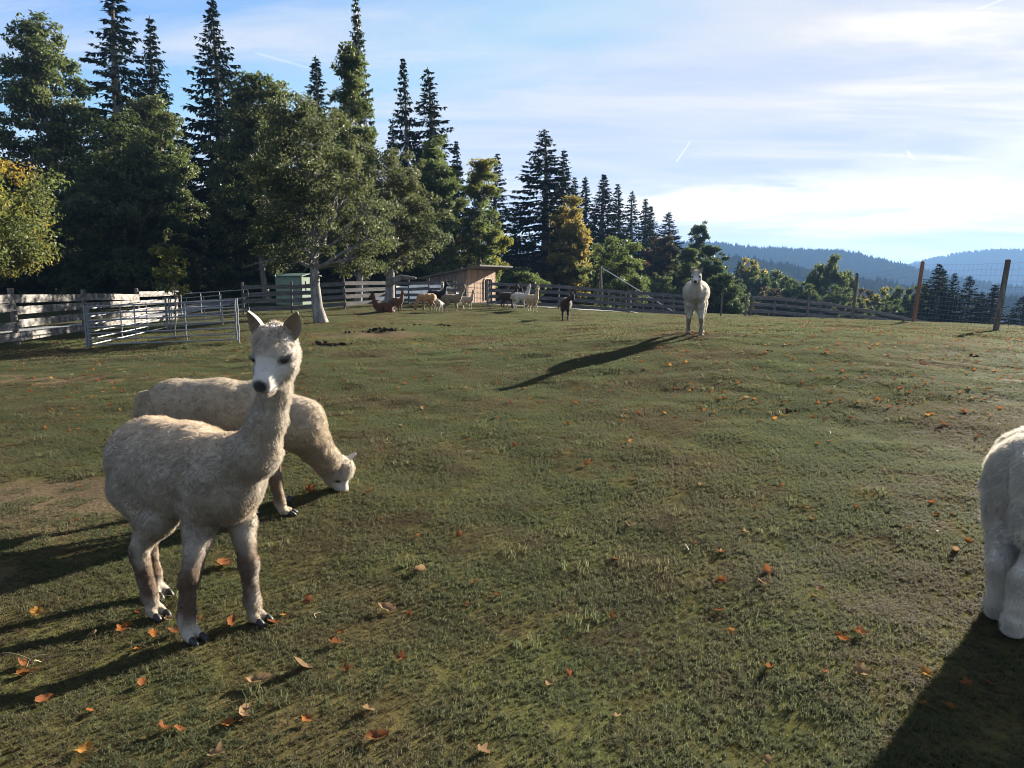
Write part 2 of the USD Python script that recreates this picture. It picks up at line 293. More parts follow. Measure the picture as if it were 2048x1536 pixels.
# ------------------------------------------------------------------ the air
if want('haze'):
    hz = box(8200, 5600, 250, (900, 2000, 250 / 2 - 60))
    vm = usdkit.material(stage, '/World/Looks/haze', {'v': ('principled_volume', dict(color=(0.30, 0.56, 1.0), density=0.00013, anisotropy=0.0))}, volume='v.volume')
    obj('haze', hz, vm, kind='stuff', label='thin blue morning haze over the valley')
# ------------------------------------------------------------------ trees
def leaf_material(name, stops, tr=0.52, scale=0.45, rough=0.5):
    n = {'geo': ('geometry', {}), 'tc': ('texture_coordinate', {}), 'nz': ('noise_texture', dict(scale=scale, detail=4.0, roughness=0.65)), 'ad': ('math', dict(math_type='multiply_add', value2=0.30, value3=-0.15)), 'sm': ('math', dict(math_type='add')),
         'r': ('rgb_ramp', dict(ramp=stops)), 'v': ('map_range', dict(from_min=0, from_max=1, to_min=0.6, to_max=1.35)), 'm': ('mix_color', dict(blend_type='multiply', fac=1.0, use_clamp=False)),
         'p': ('principled_bsdf', dict(roughness=rough, specular_ior_level=0.35 if rough < 0.9 else 0.0)), 't': ('translucent_bsdf', {}), 'x': ('mix_closure', dict(fac=tr))}
    L = [('tc.object', 'nz.vector'), ('geo.random_per_island', 'ad.value1'), ('nz.fac', 'sm.value1'), ('ad.value', 'sm.value2'), ('sm.value', 'r.fac'), ('geo.random_per_island', 'v.value'), ('r.color', 'm.a'), ('v.result', 'm.b'), ('m.result', 'p.base_color'), ('m.result', 't.color'), ('p.BSDF', 'x.closure1'), ('t.BSDF', 'x.closure2')]
    return usdkit.material(stage, '/World/Looks/' + name, n, L, surface='x.closure')
DG = (0.070, 0.100, 0.032); MG = (0.115, 0.152, 0.042); OLIVE = (0.150, 0.162, 0.056); YG = (0.140, 0.150, 0.032); YEL = (0.30, 0.21, 0.035); ORA = (0.34, 0.15, 0.028); BRN = (0.16, 0.085, 0.035)
LEAF = dict(
    dark=leaf_material('dark_green_leaves', [(0.3, DG), (0.5, MG), (0.7, (0.075, 0.095, 0.025))]),
    ash=leaf_material('olive_green_leaves', [(0.3, MG), (0.5, OLIVE), (0.72, (0.11, 0.12, 0.035))]),
    fruit=leaf_material('fruit_tree_leaves', [(0.28, (0.09, 0.11, 0.042)), (0.48, (0.14, 0.155, 0.056)), (0.62, (0.195, 0.20, 0.065)), (0.72, YG), (0.8, (0.2, 0.14, 0.05))], rough=0.55),
    yellowgreen=leaf_material('yellow_green_leaves', [(0.3, MG), (0.48, (0.10, 0.12, 0.028)), (0.64, YG), (0.75, YEL)]),
    maple=leaf_material('turning_maple_leaves', [(0.26, MG), (0.38, (0.20, 0.20, 0.04)), (0.47, (0.42, 0.30, 0.045)), (0.60, (0.48, 0.22, 0.035))], 0.6),
    birch=leaf_material('golden_birch_leaves', [(0.30, MG), (0.40, (0.22, 0.22, 0.04)), (0.48, (0.46, 0.33, 0.05)), (0.62, (0.50, 0.24, 0.04))], 0.62, 0.22),
    orange=leaf_material('orange_leaves', [(0.3, (0.20, 0.19, 0.05)), (0.45, (0.42, 0.31, 0.075)), (0.6, (0.50, 0.36, 0.09)), (0.75, (0.50, 0.27, 0.06))], 0.6),
    brown=leaf_material('russet_leaves', [(0.3, (0.06, 0.06, 0.02)), (0.5, BRN), (0.65, (0.24, 0.12, 0.035))], 0.35),
    light=leaf_material('light_green_leaves', [(0.3, MG), (0.5, (0.14, 0.18, 0.042)), (0.68, (0.21, 0.23, 0.055))], 0.55),
)
NEEDLE = leaf_material('spruce_needles', [(0.3, (0.028, 0.042, 0.022)), (0.5, (0.042, 0.060, 0.027)), (0.7, (0.062, 0.076, 0.033))], 0.12, 0.45, 0.95)
LARCH = leaf_material('larch_needles', [(0.3, (0.05, 0.065, 0.022)), (0.5, (0.08, 0.092, 0.028)), (0.7, (0.14, 0.13, 0.035))], 0.3)
BARK = mat('bark', (0.10, 0.085, 0.07), noise=(6.0, [(0.3, (0.055, 0.045, 0.036)), (0.5, (0.11, 0.095, 0.08)), (0.7, (0.19, 0.17, 0.145))], (1, 1, 0.25)), bump=(14.0, 1.0, (1, 1, 0.3)), rough=0.95)
GREYBARK = mat('grey_bark', (0.2, 0.19, 0.17), noise=(9.0, [(0.3, (0.07, 0.062, 0.055)), (0.5, (0.135, 0.125, 0.112)), (0.68, (0.23, 0.215, 0.195))], (1, 1, 0.4)), bump=(22.0, 1.0, (1, 1, 0.35)), rough=0.95)

def leaf_quads(rng, pos, out, size, droop=0.25, aspect=0.55):
    """A bent rhombus for each point, turned mostly outwards and up."""
    n = len(pos)
    nv = out * 0.6 + rng.normal(0, 0.7, (n, 3)) + np.array([0, 0, 0.45]); nv /= np.linalg.norm(nv, axis=1, keepdims=True)
    d = rng.normal(0, 1, (n, 3)) + out * 0.5 + np.array([0, 0, -droop]); d -= nv * (d * nv).sum(1)[:, None]; d /= np.linalg.norm(d, axis=1, keepdims=True) + 1e-9
    s = np.cross(nv, d); L = size * (0.6 + 0.8 * rng.random(n)); W = L * aspect
    V = np.stack([pos, pos + d * (L * 0.45)[:, None] + s * (W / 2)[:, None] + nv * (L * 0.10)[:, None], pos + d * L[:, None] - nv * (L * 0.12)[:, None], pos + d * (L * 0.45)[:, None] - s * (W / 2)[:, None] + nv * (L * 0.10)[:, None]], 1)
    k = np.arange(n)[:, None] * 4
    return V.reshape(-1, 3), np.concatenate([k + [0, 1, 2], k + [0, 2, 3]], 1).reshape(-1, 3)
def curve(rng, a, b, n=7, sag=0.0, wob=0.06):
    a, b = np.asarray(a, float), np.asarray(b, float); t = np.linspace(0, 1, n)[:, None]; L = np.linalg.norm(b - a)
    p = a + (b - a) * t; w = rng.normal(0, 1, (3, 3)) * wob * L
    return p + sum(w[k] * np.sin((k + 1) * np.pi * t) / (k + 1) for k in range(3)) + np.array([0, 0, sag]) * L * np.sin(np.pi * t)
def deciduous(seed, h, r, base=0.2, lobes=16, leaves=30000, leaf=0.16, trunk=0.25, shape='round', clump=0.55, lean=(0, 0), open_=0.35, limbs_shown=10, lift=0.0):
    """(trunk with limbs, crown) for a broad-leaved tree h high, r its crown's radius, base the share of h that is bare stem."""
    rng = np.random.default_rng(seed)
    zc0 = h * base; H = h - zc0
    # lobes of the crown
    u = (np.arange(lobes) + 0.5) / lobes; az = np.arange(lobes) * 2.39996 + rng.uniform(-0.5, 0.5, lobes)
    prof = {'round': np.sqrt(np.clip(1 - (2 * u - 0.92) ** 2 * 0.9, 0.05, 1)), 'tall': np.sqrt(np.clip(1 - (1.6 * u - 0.62) ** 2, 0.05, 1)) * (1 - 0.35 * u), 'cone': (1 - u) ** 0.8 * 0.95 + 0.10, 'fan': np.clip(0.45 + 0.9 * u, 0, 1.0) * np.sqrt(np.clip(1.04 - u ** 4, 0, 1))}[shape]
    rad = r * prof * (0.50 + 0.32 * rng.random(lobes)); lr = np.clip(r * (0.34 + 0.16 * rng.random(lobes)) * (0.65 + 0.5 * prof), 0.3, None)
    C = np.stack([np.cos(az) * rad + lean[0] * u * H, np.sin(az) * rad + lean[1] * u * H, zc0 + u * (H - lr * 0.8) + lr * 0.25], 1)
    # clumps over the lobes
    nc = max(40, int(leaves / 95)); li = rng.choice(lobes, nc, p=lr ** 2 / (lr ** 2).sum())
    d = rng.normal(0, 1, (nc, 3)); d /= np.linalg.norm(d, axis=1, keepdims=True)
    cc = C[li] + d * (lr[li] * (1 - open_ * rng.random(nc) ** 1.5))[:, None] * np.array([1, 1, 0.86])
    cr = clump * (0.5 + 0.8 * rng.random(nc)) * (r / 4) ** 0.35
    ci = rng.choice(nc, leaves, p=cr ** 2 / (cr ** 2).sum())
    o = rng.normal(0, 1, (leaves, 3)); o /= np.linalg.norm(o, axis=1, keepdims=True)
    pos = cc[ci] + o * (cr[ci] * rng.random(leaves) ** 0.5)[:, None] * np.array([1, 1, 0.62])
    ok = pos[:, 2] > zc0 * 0.55 + lift; pos, o, ci = pos[ok], o[ok], ci[ok]
    out = o * 0.5 + d[ci] * 0.8
    V, F = leaf_quads(rng, pos, out, leaf)
    # stem, limbs, boughs
    top = np.array([lean[0] * H * 0.7, lean[1] * H * 0.7, zc0 + H * 0.72])
    st = curve(rng, (0, 0, -0.25), top, 9, wob=0.022); tt = np.linspace(0, 1, 9)
    rr = trunk * (1 - 0.80 * tt) * (1 + 0.45 * np.exp(-tt * 26)); wood = [tube(st, rr, 9)]
    for k in rng.permutation(lobes)[:limbs_shown]:
        t0 = np.clip((C[k, 2] - lr[k] * 0.6) / top[2] * (0.55 + 0.25 * rng.random()), base * 1.12 / 0.72 * 0.8, 0.92); j = t0 * 8; i0 = int(min(j, 7)); p0 = st[i0] + (st[i0 + 1] - st[i0]) * (j - i0); r0 = np.interp(t0, tt, rr) * 0.52
        lb = curve(rng, p0, C[k], 7, -0.06, 0.06); wood.append(tube(lb, np.linspace(r0, r0 * 0.3, 7), 6))
        near = np.where(li == k)[0]
        for q in rng.permutation(near)[:6]:
            i1 = rng.integers(3, 6); wood.append(tube(curve(rng, lb[i1], cc[q], 4, -0.04, 0.08), np.linspace(r0 * 0.34, r0 * 0.10, 4), 4))
    return join(wood), trimesh.Trimesh(V, F, process=False)
def conifer(seed, h, r, base=0.08, step=0.50, droop=0.42, spray=0.68, fine=1.0, ragged=0.35, hang=0.8):
    """(trunk, crown) of a spruce: whorls of drooping boughs hung with needle sprays."""
    rng = np.random.default_rng(seed)
    st = curve(rng, (0, 0, -0.3), (0, 0, h * 0.992), 8, wob=0.004); wood = [tube(st, np.linspace(0.017 * h + 0.03, 0.02, 8), 7)]
    P, D, S, N = [], [], [], []
    z = h * base; lop = rng.uniform(0.75, 1.1, 4)
    while z < h * 0.985:
        t = (z / h - base) / (1 - base); L0 = r * ((1 - t) ** 0.86 * 0.985 + 0.015) * min(1, 0.55 + t * 4)
        nb = rng.integers(5, 8) if t < 0.85 else rng.integers(4, 6); a0 = rng.random() * 6.28
        for k in range(nb):
            az = a0 + k * 6.283 / nb + rng.uniform(-0.3, 0.3); L = L0 * (1 - ragged * rng.random() ** 1.5) * (0.86 + 0.14 * lop[int(az / 1.5708) % 4])
            if rng.random() < 0.06: L *= 0.45
            e = np.array([math.cos(az), math.sin(az), 0]); m = 8; s = np.linspace(0, 1, m)
            up0 = 0.35 * t - 0.05 + rng.uniform(-0.08, 0.08)
            zz = L * (up0 * s - droop * rng.uniform(0.75, 1.3) * (1 - 0.55 * t) * s ** 1.6 + 0.20 * s ** 4)
            q = np.array([0, 0, z + step * rng.uniform(-0.42, 0.42)]) + e * (L * s)[:, None] + np.array([0, 0, 1.0]) * zz[:, None]
            if L > 0.5: wood.append(tube(q, np.linspace(0.010 * L + 0.012, 0.006, m), 3, False))
            ns = max(5, int(L / 0.11 * fine)); sv = np.sqrt(rng.uniform(0.02, 1.0, ns)) if L > 0.8 else rng.uniform(0.1, 1, ns)
            base_p = np.stack([np.interp(sv, s, q[:, i]) for i in range(3)], 1); side = np.array([-e[1], e[0], 0])
            for kind in range(3):
                sg = (1, -1, 0)[kind]
                dirv = (e * 0.62 + side * sg * 0.8 + np.array([0, 0, -0.42])) if sg else (e * 0.25 + np.array([0, 0, -1.0]) * hang)
                dirv = dirv + rng.normal(0, 0.22, (ns, 3)); dirv /= np.linalg.norm(dirv, axis=1, keepdims=True)
                ln = spray * (0.40 + 0.75 * rng.random(ns)) * (0.55 + 0.45 * (1 - sv ** 2)) * min(1.0, 0.34 + L * 0.36)
                P.append(base_p); D.append(dirv); S.append(ln); N.append(np.tile(side if sg == 0 else np.array([0, 0, 1.0]), (ns, 1)))
        z += step * (1.0 - 0.45 * t) * rng.uniform(0.8, 1.2)
    P, D, S, N = map(np.concatenate, (P, D, S, N)); n = len(P)
    W = np.cross(D, N + rng.normal(0, 0.5, (n, 3))); W /= np.linalg.norm(W, axis=1, keepdims=True) + 1e-9; w = S * 0.14 + 0.03
    V = np.stack([P - W * (w * 0.5)[:, None], P + W * (w * 0.5)[:, None], P + D * (S * 0.62)[:, None] + W * (w * 0.62)[:, None], P + D * S[:, None] + np.array([0, 0, -0.04]), P + D * (S * 0.55)[:, None] - W * (w * 0.62)[:, None]], 1)
    k = np.arange(n)[:, None] * 5; F = np.concatenate([k + [0, 1, 2], k + [0, 2, 4], k + [4, 2, 3]], 1).reshape(-1, 3)
    return join(wood), trimesh.Trimesh(V.reshape(-1, 3), F, process=False)
def spot(px, top, Y, sink=0.0):
    """Ground point under the picture's column px at distance Y, and the height up to the row top there."""
    p = at(px, 570, Y); z = gz(p[0], Y) - sink
    return np.array([p[0], Y, z]), at(px, top, Y)[2] - z
def plant(name, label, loc, tree, leaves, bark=BARK, cat='tree', group=None, rz=0.0):
    T = thing(name, label, cat, loc, rz, group); obj('trunk', tree[0], bark, T, smooth=True); obj('crown', tree[1], leaves, T); return T
if want('trees'):
    # broad-leaved trees with a shape of their own: (name, label, column, top row, distance, half width in columns, bare share, leaf kind, form, leaves, leaf size)
    HERO = [
        ('ash_tree', 'tall olive green ash rising left of the first pair of spruces', 118, 26, 47, 112, 0.10, 'ash', 'tall', 42000, 0.24),
        ('maple_tree', 'maple with yellow and orange leaves cut off by the left edge', -95, 285, 25, 182, 0.34, 'maple', 'round', 34000, 0.13),
        ('broadleaf_tree', 'dense green tree in front of the ash, above the metal gate', 262, 235, 41, 112, 0.06, 'dark', 'round', 42000, 0.20),
        ('broadleaf_tree', 'yellowish green tree below the tips of the first pair of spruces', 325, 185, 49, 80, 0.10, 'ash', 'tall', 30000, 0.22),
        ('broadleaf_tree', 'dark green tree at the left edge beneath the ash', 40, 330, 43, 120, 0.05, 'dark', 'round', 36000, 0.21),
        ('walnut_tree', 'broad olive tree with a raised tip left of the pear tree', 535, 140, 44, 100, 0.20, 'ash', 'tall', 44000, 0.21),
        ('poplar_tree', 'slender yellow green tree rising behind the pear tree', 712, 90, 40, 52, 0.12, 'yellowgreen', 'tall', 30000, 0.17),
        ('broadleaf_tree', 'green tree behind the second fruit tree, left of the golden birch', 872, 272, 51, 62, 0.10, 'light', 'tall', 30000, 0.20),
        ('birch_tree', 'golden orange birch behind the wooden shed', 962, 314, 54, 54, 0.08, 'birch', 'tall', 20000, 0.20),
        ('beech_tree', 'orange yellow tree leaning against the biggest spruce', 1138, 388, 66, 46, 0.06, 'orange', 'tall', 19000, 0.24),
        ('willow_tree', 'light green bushy tree behind the slanting white pole', 1228, 478, 60, 58, 0.02, 'light', 'round', 17000, 0.20),
        ('hazel_bush', 'low light green bush behind the fence, right of the shed', 1052, 540, 58, 40, 0.0, 'light', 'round', 9000, 0.20),
        ('chestnut_tree', 'russet brown tree between the dark spruces and the light green tree', 1322, 468, 98, 36, 0.08, 'brown', 'round', 18000, 0.32),
        ('lime_tree', 'yellow green round tree behind the walking white alpaca', 1374, 492, 92, 38, 0.06, 'yellowgreen', 'round', 18000, 0.30),
        ('oak_tree', 'thin crowned tree at the right end of the spruce row', 1392, 440, 118, 40, 0.04, 'dark', 'cone', 17000, 0.32),
        ('oak_tree', 'dark green tree at the right end of the forest', 1424, 486, 90, 34, 0.04, 'dark', 'round', 18000, 0.28),
        ('hazel_bush', 'rounded dark green bush where the forest ends at the meadow', 1442, 548, 72, 44, 0.0, 'dark', 'round', 18000, 0.22),
        ('sapling', 'young slender tree with yellowish leaves inside the metal hurdle pen', 338, 480, 20.5, 36, 0.46, 'maple', 'tall', 950, 0.12),
    ]
    for i, (nm, lab, px, top, Y, hw, bare, kind, form, nl, ls) in enumerate(HERO):
        loc, h = spot(px, top, Y); r = hw / FPX * Y
        tk = max(0.05, 0.013 * h + 0.03) if nm != 'sapling' else 0.028
        plant(nm, lab, loc, deciduous(100 + i, h, r, bare, 22 if nl > 12000 else 14, nl, ls, tk, form, clump=0.62 if nl > 1000 else 0.22, open_=0.6), LEAF[kind])
    # the two old fruit trees in the paddock, their bark lit from the right
    for i, (nm, lab, px, base_y, top, Y, hw, tr, lobes, lean) in enumerate([
            ('pear_tree', 'old pear tree with thick pale trunk, nearest tree in the paddock', 645, 645, 186, 23.0, 150, 0.195, 26, (-0.06, 0.0)),
            ('apple_tree', 'old apple tree with pale trunk behind the lying brown alpaca', 774, 621, 285, 31.5, 112, 0.235, 24, (-0.02, 0.0))]):
        g = at(px, base_y, Y); loc = np.array([g[0], Y, gz(g[0], Y)]); h = at(px, top, Y)[2] - loc[2]; r = hw / FPX * Y
        tr_ = deciduous(300 + i, h, r, 0.26 if i == 0 else 0.26, lobes, 30000, 0.105 if i == 0 else 0.125, tr, 'round' if i else 'tall', clump=0.42, open_=0.75, limbs_shown=20, lean=lean)
        wood = [tr_[0]]; rg = np.random.default_rng(40 + i)
        if i == 1: wood.append(tube(curve(rg, (0.1, 0, h * 0.17), (1.35, -0.2, h * 0.205), 7, 0.12, 0.02), np.linspace(0.18, 0.05, 7), 8))
        for q in range(5): wood.append(tube(curve(rg, (0, 0, h * 0.33), (rg.uniform(-1, 0.4) * r, -0.5 * r, h * rg.uniform(0.22, 0.26)), 8, -0.02, 0.1), np.linspace(0.022, 0.006, 8), 4))
        plant(nm, lab, loc, (join(wood), tr_[1]), LEAF['fruit'], GREYBARK)
    # spruces: four grown forms, the rest of the forest repeats them
    forms = [conifer(11, 26, 4.0, 0.10, droop=0.46, ragged=0.5), conifer(12, 24, 2.9, 0.06, droop=0.40, ragged=0.55), conifer(13, 22, 4.4, 0.03, droop=0.5, spray=0.65, fine=1.15, ragged=0.42), conifer(14, 20, 2.7, 0.05, droop=0.36, ragged=0.5), conifer(15, 25, 3.6, 0.12, droop=0.58, ragged=0.62, step=0.62), conifer(16, 23, 3.2, 0.04, droop=0.30, ragged=0.4, step=0.42)]
    fh = [26, 24, 22, 20, 25, 23]; fr = [4.0, 2.9, 4.4, 2.7, 3.6, 3.2]
    SPR = [  # label, column, top row, distance, half width, form
        ('leftmost tall spruce with long drooping boughs against the sky', 270, -42, 58, 74, 4), ('narrow spruce just right of the leftmost tall one', 336, 26, 60, 44, 1), ('tall ragged spruce standing alone between two gaps of sky', 455, -6, 58, 64, 0),
        ('dark spruce left of the feathery larch', 646, 108, 62, 44, 1), ('slim spruce right of the feathery larch', 815, 114, 60, 36, 3), ('pointed spruce above the green tree, last of the high ones', 876, 132, 60, 52, 4), ('dark spruce at the left edge behind the ash', 4, 70, 60, 50, 1),
        ('biggest spruce in the middle, broad down to the ground', 1086, 254, 70, 66, 2), ('small spruce tip right behind the golden birch', 992, 306, 84, 30, 3), ('narrow spruce behind the right flank of the biggest one', 1122, 296, 82, 32, 1),
        ('spruce above the orange tree, first of the descending row', 1150, 352, 88, 26, 3), ('spruce close behind the first of the descending row', 1170, 350, 92, 28, 1), ('broad spruce in the middle of the descending row', 1204, 346, 96, 38, 5), ('slim spruce right of the broad one in the descending row', 1236, 366, 100, 28, 3),
        ('spruce with pale trunk in the descending row', 1262, 378, 104, 30, 4), ('dark spruce third from the end of the descending row', 1287, 394, 108, 26, 1), ('short spruce next to last in the descending row', 1304, 410, 112, 26, 5), ('last broad spruce of the descending row', 1330, 420, 116, 40, 2),
        ('dark spruce at the edge of the distant wood behind the white alpaca', 1475, 520, 130, 24, 2), ('tall spruce behind the rust red post, left of a pair', 1868, 526, 92, 46, 0), ('second spruce of the pair behind the rust red post', 1888, 534, 96, 36, 1), ('thin larch like spruce between the pair and the cone shaped one', 1906, 545, 94, 28, 3),
        ('cone shaped spruce left of the last tall post', 1934, 548, 90, 40, 2), ('small spruce behind the last tall post', 1988, 566, 94, 42, 1), ('low spruce at the right edge beyond the wire fence', 2040, 588, 100, 44, 2), ('stunted spruce between the cone shaped one and the last post', 1962, 583, 98, 34, 3)]
    src = {}
    rngt = np.random.default_rng(77)
    def spruce(label, px, top, Y, hw, k, group=None):
        loc, h = spot(px, top, Y, 0.2); sx = 2.3 * (hw / FPX * Y) / fr[k]; sc = (sx, sx, h / fh[k])
        if k not in src:
            T = thing('spruce_tree', label, 'tree', loc, 0.0, group, sc); obj('trunk', forms[k][0], BARK, T); obj('crown', forms[k][1], NEEDLE, T); src[k] = T
        else: copy_of(src[k], 'spruce_tree', loc, scale=sc, rot=(rngt.normal(0, 1.1), rngt.normal(0, 1.1), rngt.random() * 360), label=label, cat='tree', group=group)
    for a in SPR: spruce(*a)
    loc, h = spot(728, -30, 50); lt = conifer(21, h, 62 / FPX * 50, 0.10, 0.42, 0.30, 0.6, 1.5, 0.3, 1.1); plant('larch_tree', 'tall feathery larch cut off by the top edge', loc, lt, LARCH)
    # the depth of the forest behind: the same spruces again, seen only as dark boughs through the gaps
    back = []
    for px in np.arange(-120, 960, 62): back.append((px + rngt.uniform(-20, 20), 250 + rngt.uniform(-50, 60), rngt.uniform(74, 82)))
    for px in np.arange(-90, 820, 80): back.append((px + rngt.uniform(-20, 20), 340 + rngt.uniform(-30, 50), rngt.uniform(60, 66)))
    for px in np.arange(960, 1420, 34): back.append((px + rngt.uniform(-10, 10), 300 + 0.36 * (px - 900) + 60 + rngt.uniform(-10, 50), rngt.uniform(100, 125)))
    for px, top, Y in back: spruce('dark spruce in the depth of the forest, seen through gaps between nearer trees', px, top, Y, 46 * 60 / Y * rngt.uniform(0.8, 1.1), int(rngt.integers(0, 6)), 'spruces in the depth of the forest')
    # bushes under the forest's edge
    bsh = [deciduous(500 + i, 3.0, 2.2, 0.0, 10, 9000, 0.17, 0.05, 'round', clump=0.45) for i in range(3)]
    bsrc = {}
    edge = [(px, rngt.uniform(42, 47) if px < 420 else rngt.uniform(51, 56), rngt.uniform(0.9, 1.5)) for px in np.arange(-60, 900, 62)] + [(px, 60 + (px - 980) * 0.07, rngt.uniform(1.0, 1.5)) for px in np.arange(1000, 1440, 36)]
    for px, Y, sc in edge:
        loc, _ = spot(px + rngt.uniform(-15, 15), 500, Y, 0.1); k = int(rngt.integers(0, 3)); lab = 'dark leafy bush at the foot of the forest edge'
        if k not in bsrc:
            bsrc[k] = plant('undergrowth_bush', lab, loc, bsh[k], LEAF[('dark', 'ash', 'dark')[k]], cat='bush', group='bushes along the forest edge')
        else: copy_of(bsrc[k], 'undergrowth_bush', loc, rngt.random() * 6.28, sc, lab, 'bush', 'bushes along the forest edge')
    # the wood beyond the meadow on the right, each tree its own
    dist = [deciduous(700 + i, 14, 5, 0.04, 22, 17000, 0.46, 0.3, f, clump=0.8) for i, f in enumerate(('round', 'tall', 'tall'))]
    dsrc = {}
    FARW = [('yellow orange tree', 1502, 513, 140, 26, 'maple', 0), ('dark green tree', 1525, 540, 132, 26, 'dark', 0), ('yellowish tree', 1546, 534, 150, 24, 'yellowgreen', 1), ('pale yellow tree', 1572, 546, 146, 22, 'yellowgreen', 0), ('dark rounded tree', 1594, 556, 128, 30, 'dark', 0), ('tall paired tree', 1634, 520, 124, 22, 'ash', 1), ('tallest tree', 1664, 512, 122, 24, 'ash', 2),
            ('slim olive tree', 1696, 534, 126, 20, 'ash', 1), ('russet topped bush', 1738, 574, 118, 26, 'brown', 0), ('orange tinged tree', 1766, 572, 114, 24, 'maple', 0), ('grey green tree', 1796, 566, 112, 20, 'ash', 1), ('low dark tree', 1822, 568, 108, 22, 'dark', 0), ('dark tree', 1612, 566, 110, 26, 'dark', 0), ('dark low tree', 1680, 568, 108, 30, 'dark', 0), ('russet low tree', 1545, 572, 112, 26, 'brown', 0), ('dull green tree', 1845, 560, 106, 20, 'dark', 1), ('low olive tree', 1720, 590, 100, 24, 'ash', 0), ('low green tree', 1780, 596, 98, 28, 'dark', 0), ('green tree', 1468, 556, 118, 22, 'dark', 0)]
    for lab, px, top, Y, hw, kind, k in FARW:
        loc, h = spot(px, top, Y, 0.2); sx = 1.45 * hw / FPX * Y / 5; lab = f'{lab} in the wood beyond the wire fence, {"left of" if px < 1600 else "right of" if px > 1700 else "behind"} its posts'
        if (k, kind) not in dsrc:
            T = thing('distant_tree', lab, 'tree', loc, 0.0, None, (sx, sx, h / 14)); obj('trunk', dist[k][0], BARK, T); obj('crown', dist[k][1], LEAF[kind], T); dsrc[k, kind] = T
        else: copy_of(dsrc[k, kind], 'distant_tree', loc, rngt.random() * 6.28, (sx, sx, h / 14), lab, 'tree')
    # the woods on the hills: too far to count
    def lump(seed, pts, kind):
        rg = np.random.default_rng(seed)
        if kind: m = trimesh.creation.cone(0.30, 1.0, sections=9)
        else: m = trimesh.creation.icosphere(2, 0.5); m.vertices[:, 2] = m.vertices[:, 2] * 0.9 + 0.5
        m.vertices *= 1 + rg.uniform(-0.2, 0.2, m.vertices.shape); return m
    hw_m = {k: leaf_material('hill_wood_' + k, st, 0.1, 0.02, 1.0) for k, st in dict(spruce=[(0.3, (0.012, 0.020, 0.012)), (0.7, (0.028, 0.038, 0.018))], green=[(0.3, (0.03, 0.045, 0.016)), (0.7, (0.07, 0.08, 0.025))], gold=[(0.3, (0.08, 0.07, 0.02)), (0.7, (0.18, 0.10, 0.03))]).items()}
    hk = [(lump(1, None, 1), hw_m['spruce']), (lump(2, None, 1), hw_m['spruce']), (lump(3, None, 0), hw_m['green']), (lump(4, None, 0), hw_m['gold'])]
    hp = []
    for Y0, Y1, n in ((560, 1000, 11000), (1250, 1750, 13000), (1900, 2900, 14000)):
        Y = rngt.uniform(Y0, Y1, n); X = Y * rngt.uniform(0.12, 0.88, n); hp.append(np.stack([X, Y], 1))
    hp = np.vstack(hp); n = len(hp); z = height(hp[:, 0], hp[:, 1]); a = rngt.random(n) * 3.14
    wk = np.where(hp[:, 1] < 1100, rngt.choice(4, n, p=[.2, .2, .35, .25]), rngt.choice(4, n, p=[.45, .4, .11, .04]))
    hsz = rngt.uniform(7, 16, n) * np.where(wk < 2, 1.35, 1.0)
    scatter('hill_wood', hk, np.column_stack([hp, z - 0.5]), np.stack([np.cos(a), 0 * a, 0 * a, np.sin(a)], 1), np.stack([hsz * 0.8, hsz * 0.8, hsz], 1), wk, kind='stuff', label='far mixed woods covering the hills')
# ------------------------------------------------------------------ fences, gates, sheds, tracks
WOOD_PALE = mat('weathered_pale_boards', (0.4, 0.37, 0.32), noise=(1.5, [(0.38, (0.045, 0.041, 0.038)), (0.49, (0.12, 0.11, 0.10)), (0.62, (0.205, 0.19, 0.168))], (2.2, 2.2, 5.0)), bump=(9.0, 0.5, (1, 1, 6)), rough=0.9)
WOOD_GREY = mat('weathered_grey_boards', (0.16, 0.15, 0.14), noise=(3.0, [(0.32, (0.035, 0.033, 0.033)), (0.5, (0.062, 0.058, 0.056)), (0.68, (0.11, 0.10, 0.095))], (1.0, 1.0, 5.0)), bump=(10.0, 0.5, (1, 1, 6)), rough=0.9)
POST_M = mat('fence_post_wood', (0.14, 0.12, 0.10), noise=(7.0, [(0.3, (0.035, 0.028, 0.023)), (0.5, (0.075, 0.062, 0.051)), (0.7, (0.14, 0.12, 0.10))], (1, 1, 0.2)), bump=(16.0, 0.8, (1, 1, 0.2)), rough=0.9)
RUST = mat('reddish_post_wood', (0.22, 0.10, 0.06), noise=(6.0, [(0.3, (0.08, 0.038, 0.026)), (0.6, (0.17, 0.08, 0.05))], (1, 1, 0.2)), rough=0.85)
ZINC = mat('galvanised_steel', (0.35, 0.36, 0.37), rough=0.5, metallic=0.6, noise=(14.0, [(0.3, (0.11, 0.115, 0.12)), (0.7, (0.20, 0.205, 0.21))], (1, 1, 1)))
WIRE = mat('fence_wire', (0.14, 0.14, 0.145), rough=0.5, metallic=0.6)
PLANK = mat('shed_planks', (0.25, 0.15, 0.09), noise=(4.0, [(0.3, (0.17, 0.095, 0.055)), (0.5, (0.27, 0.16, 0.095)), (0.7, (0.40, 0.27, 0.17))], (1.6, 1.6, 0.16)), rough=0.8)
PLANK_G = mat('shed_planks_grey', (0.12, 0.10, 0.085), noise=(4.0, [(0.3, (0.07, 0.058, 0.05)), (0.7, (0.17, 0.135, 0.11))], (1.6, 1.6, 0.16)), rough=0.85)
FRAME_W = mat('door_frame_wood', (0.42, 0.28, 0.17), rough=0.7)
ROOF_M = mat('roofing_felt', (0.055, 0.05, 0.047), noise=(5.0, [(0.3, (0.035, 0.032, 0.03)), (0.7, (0.085, 0.075, 0.068))], (1, 1, 1)), rough=0.9)
DARKIN = mat('dark_interior_boards', (0.03, 0.025, 0.02), rough=0.95)
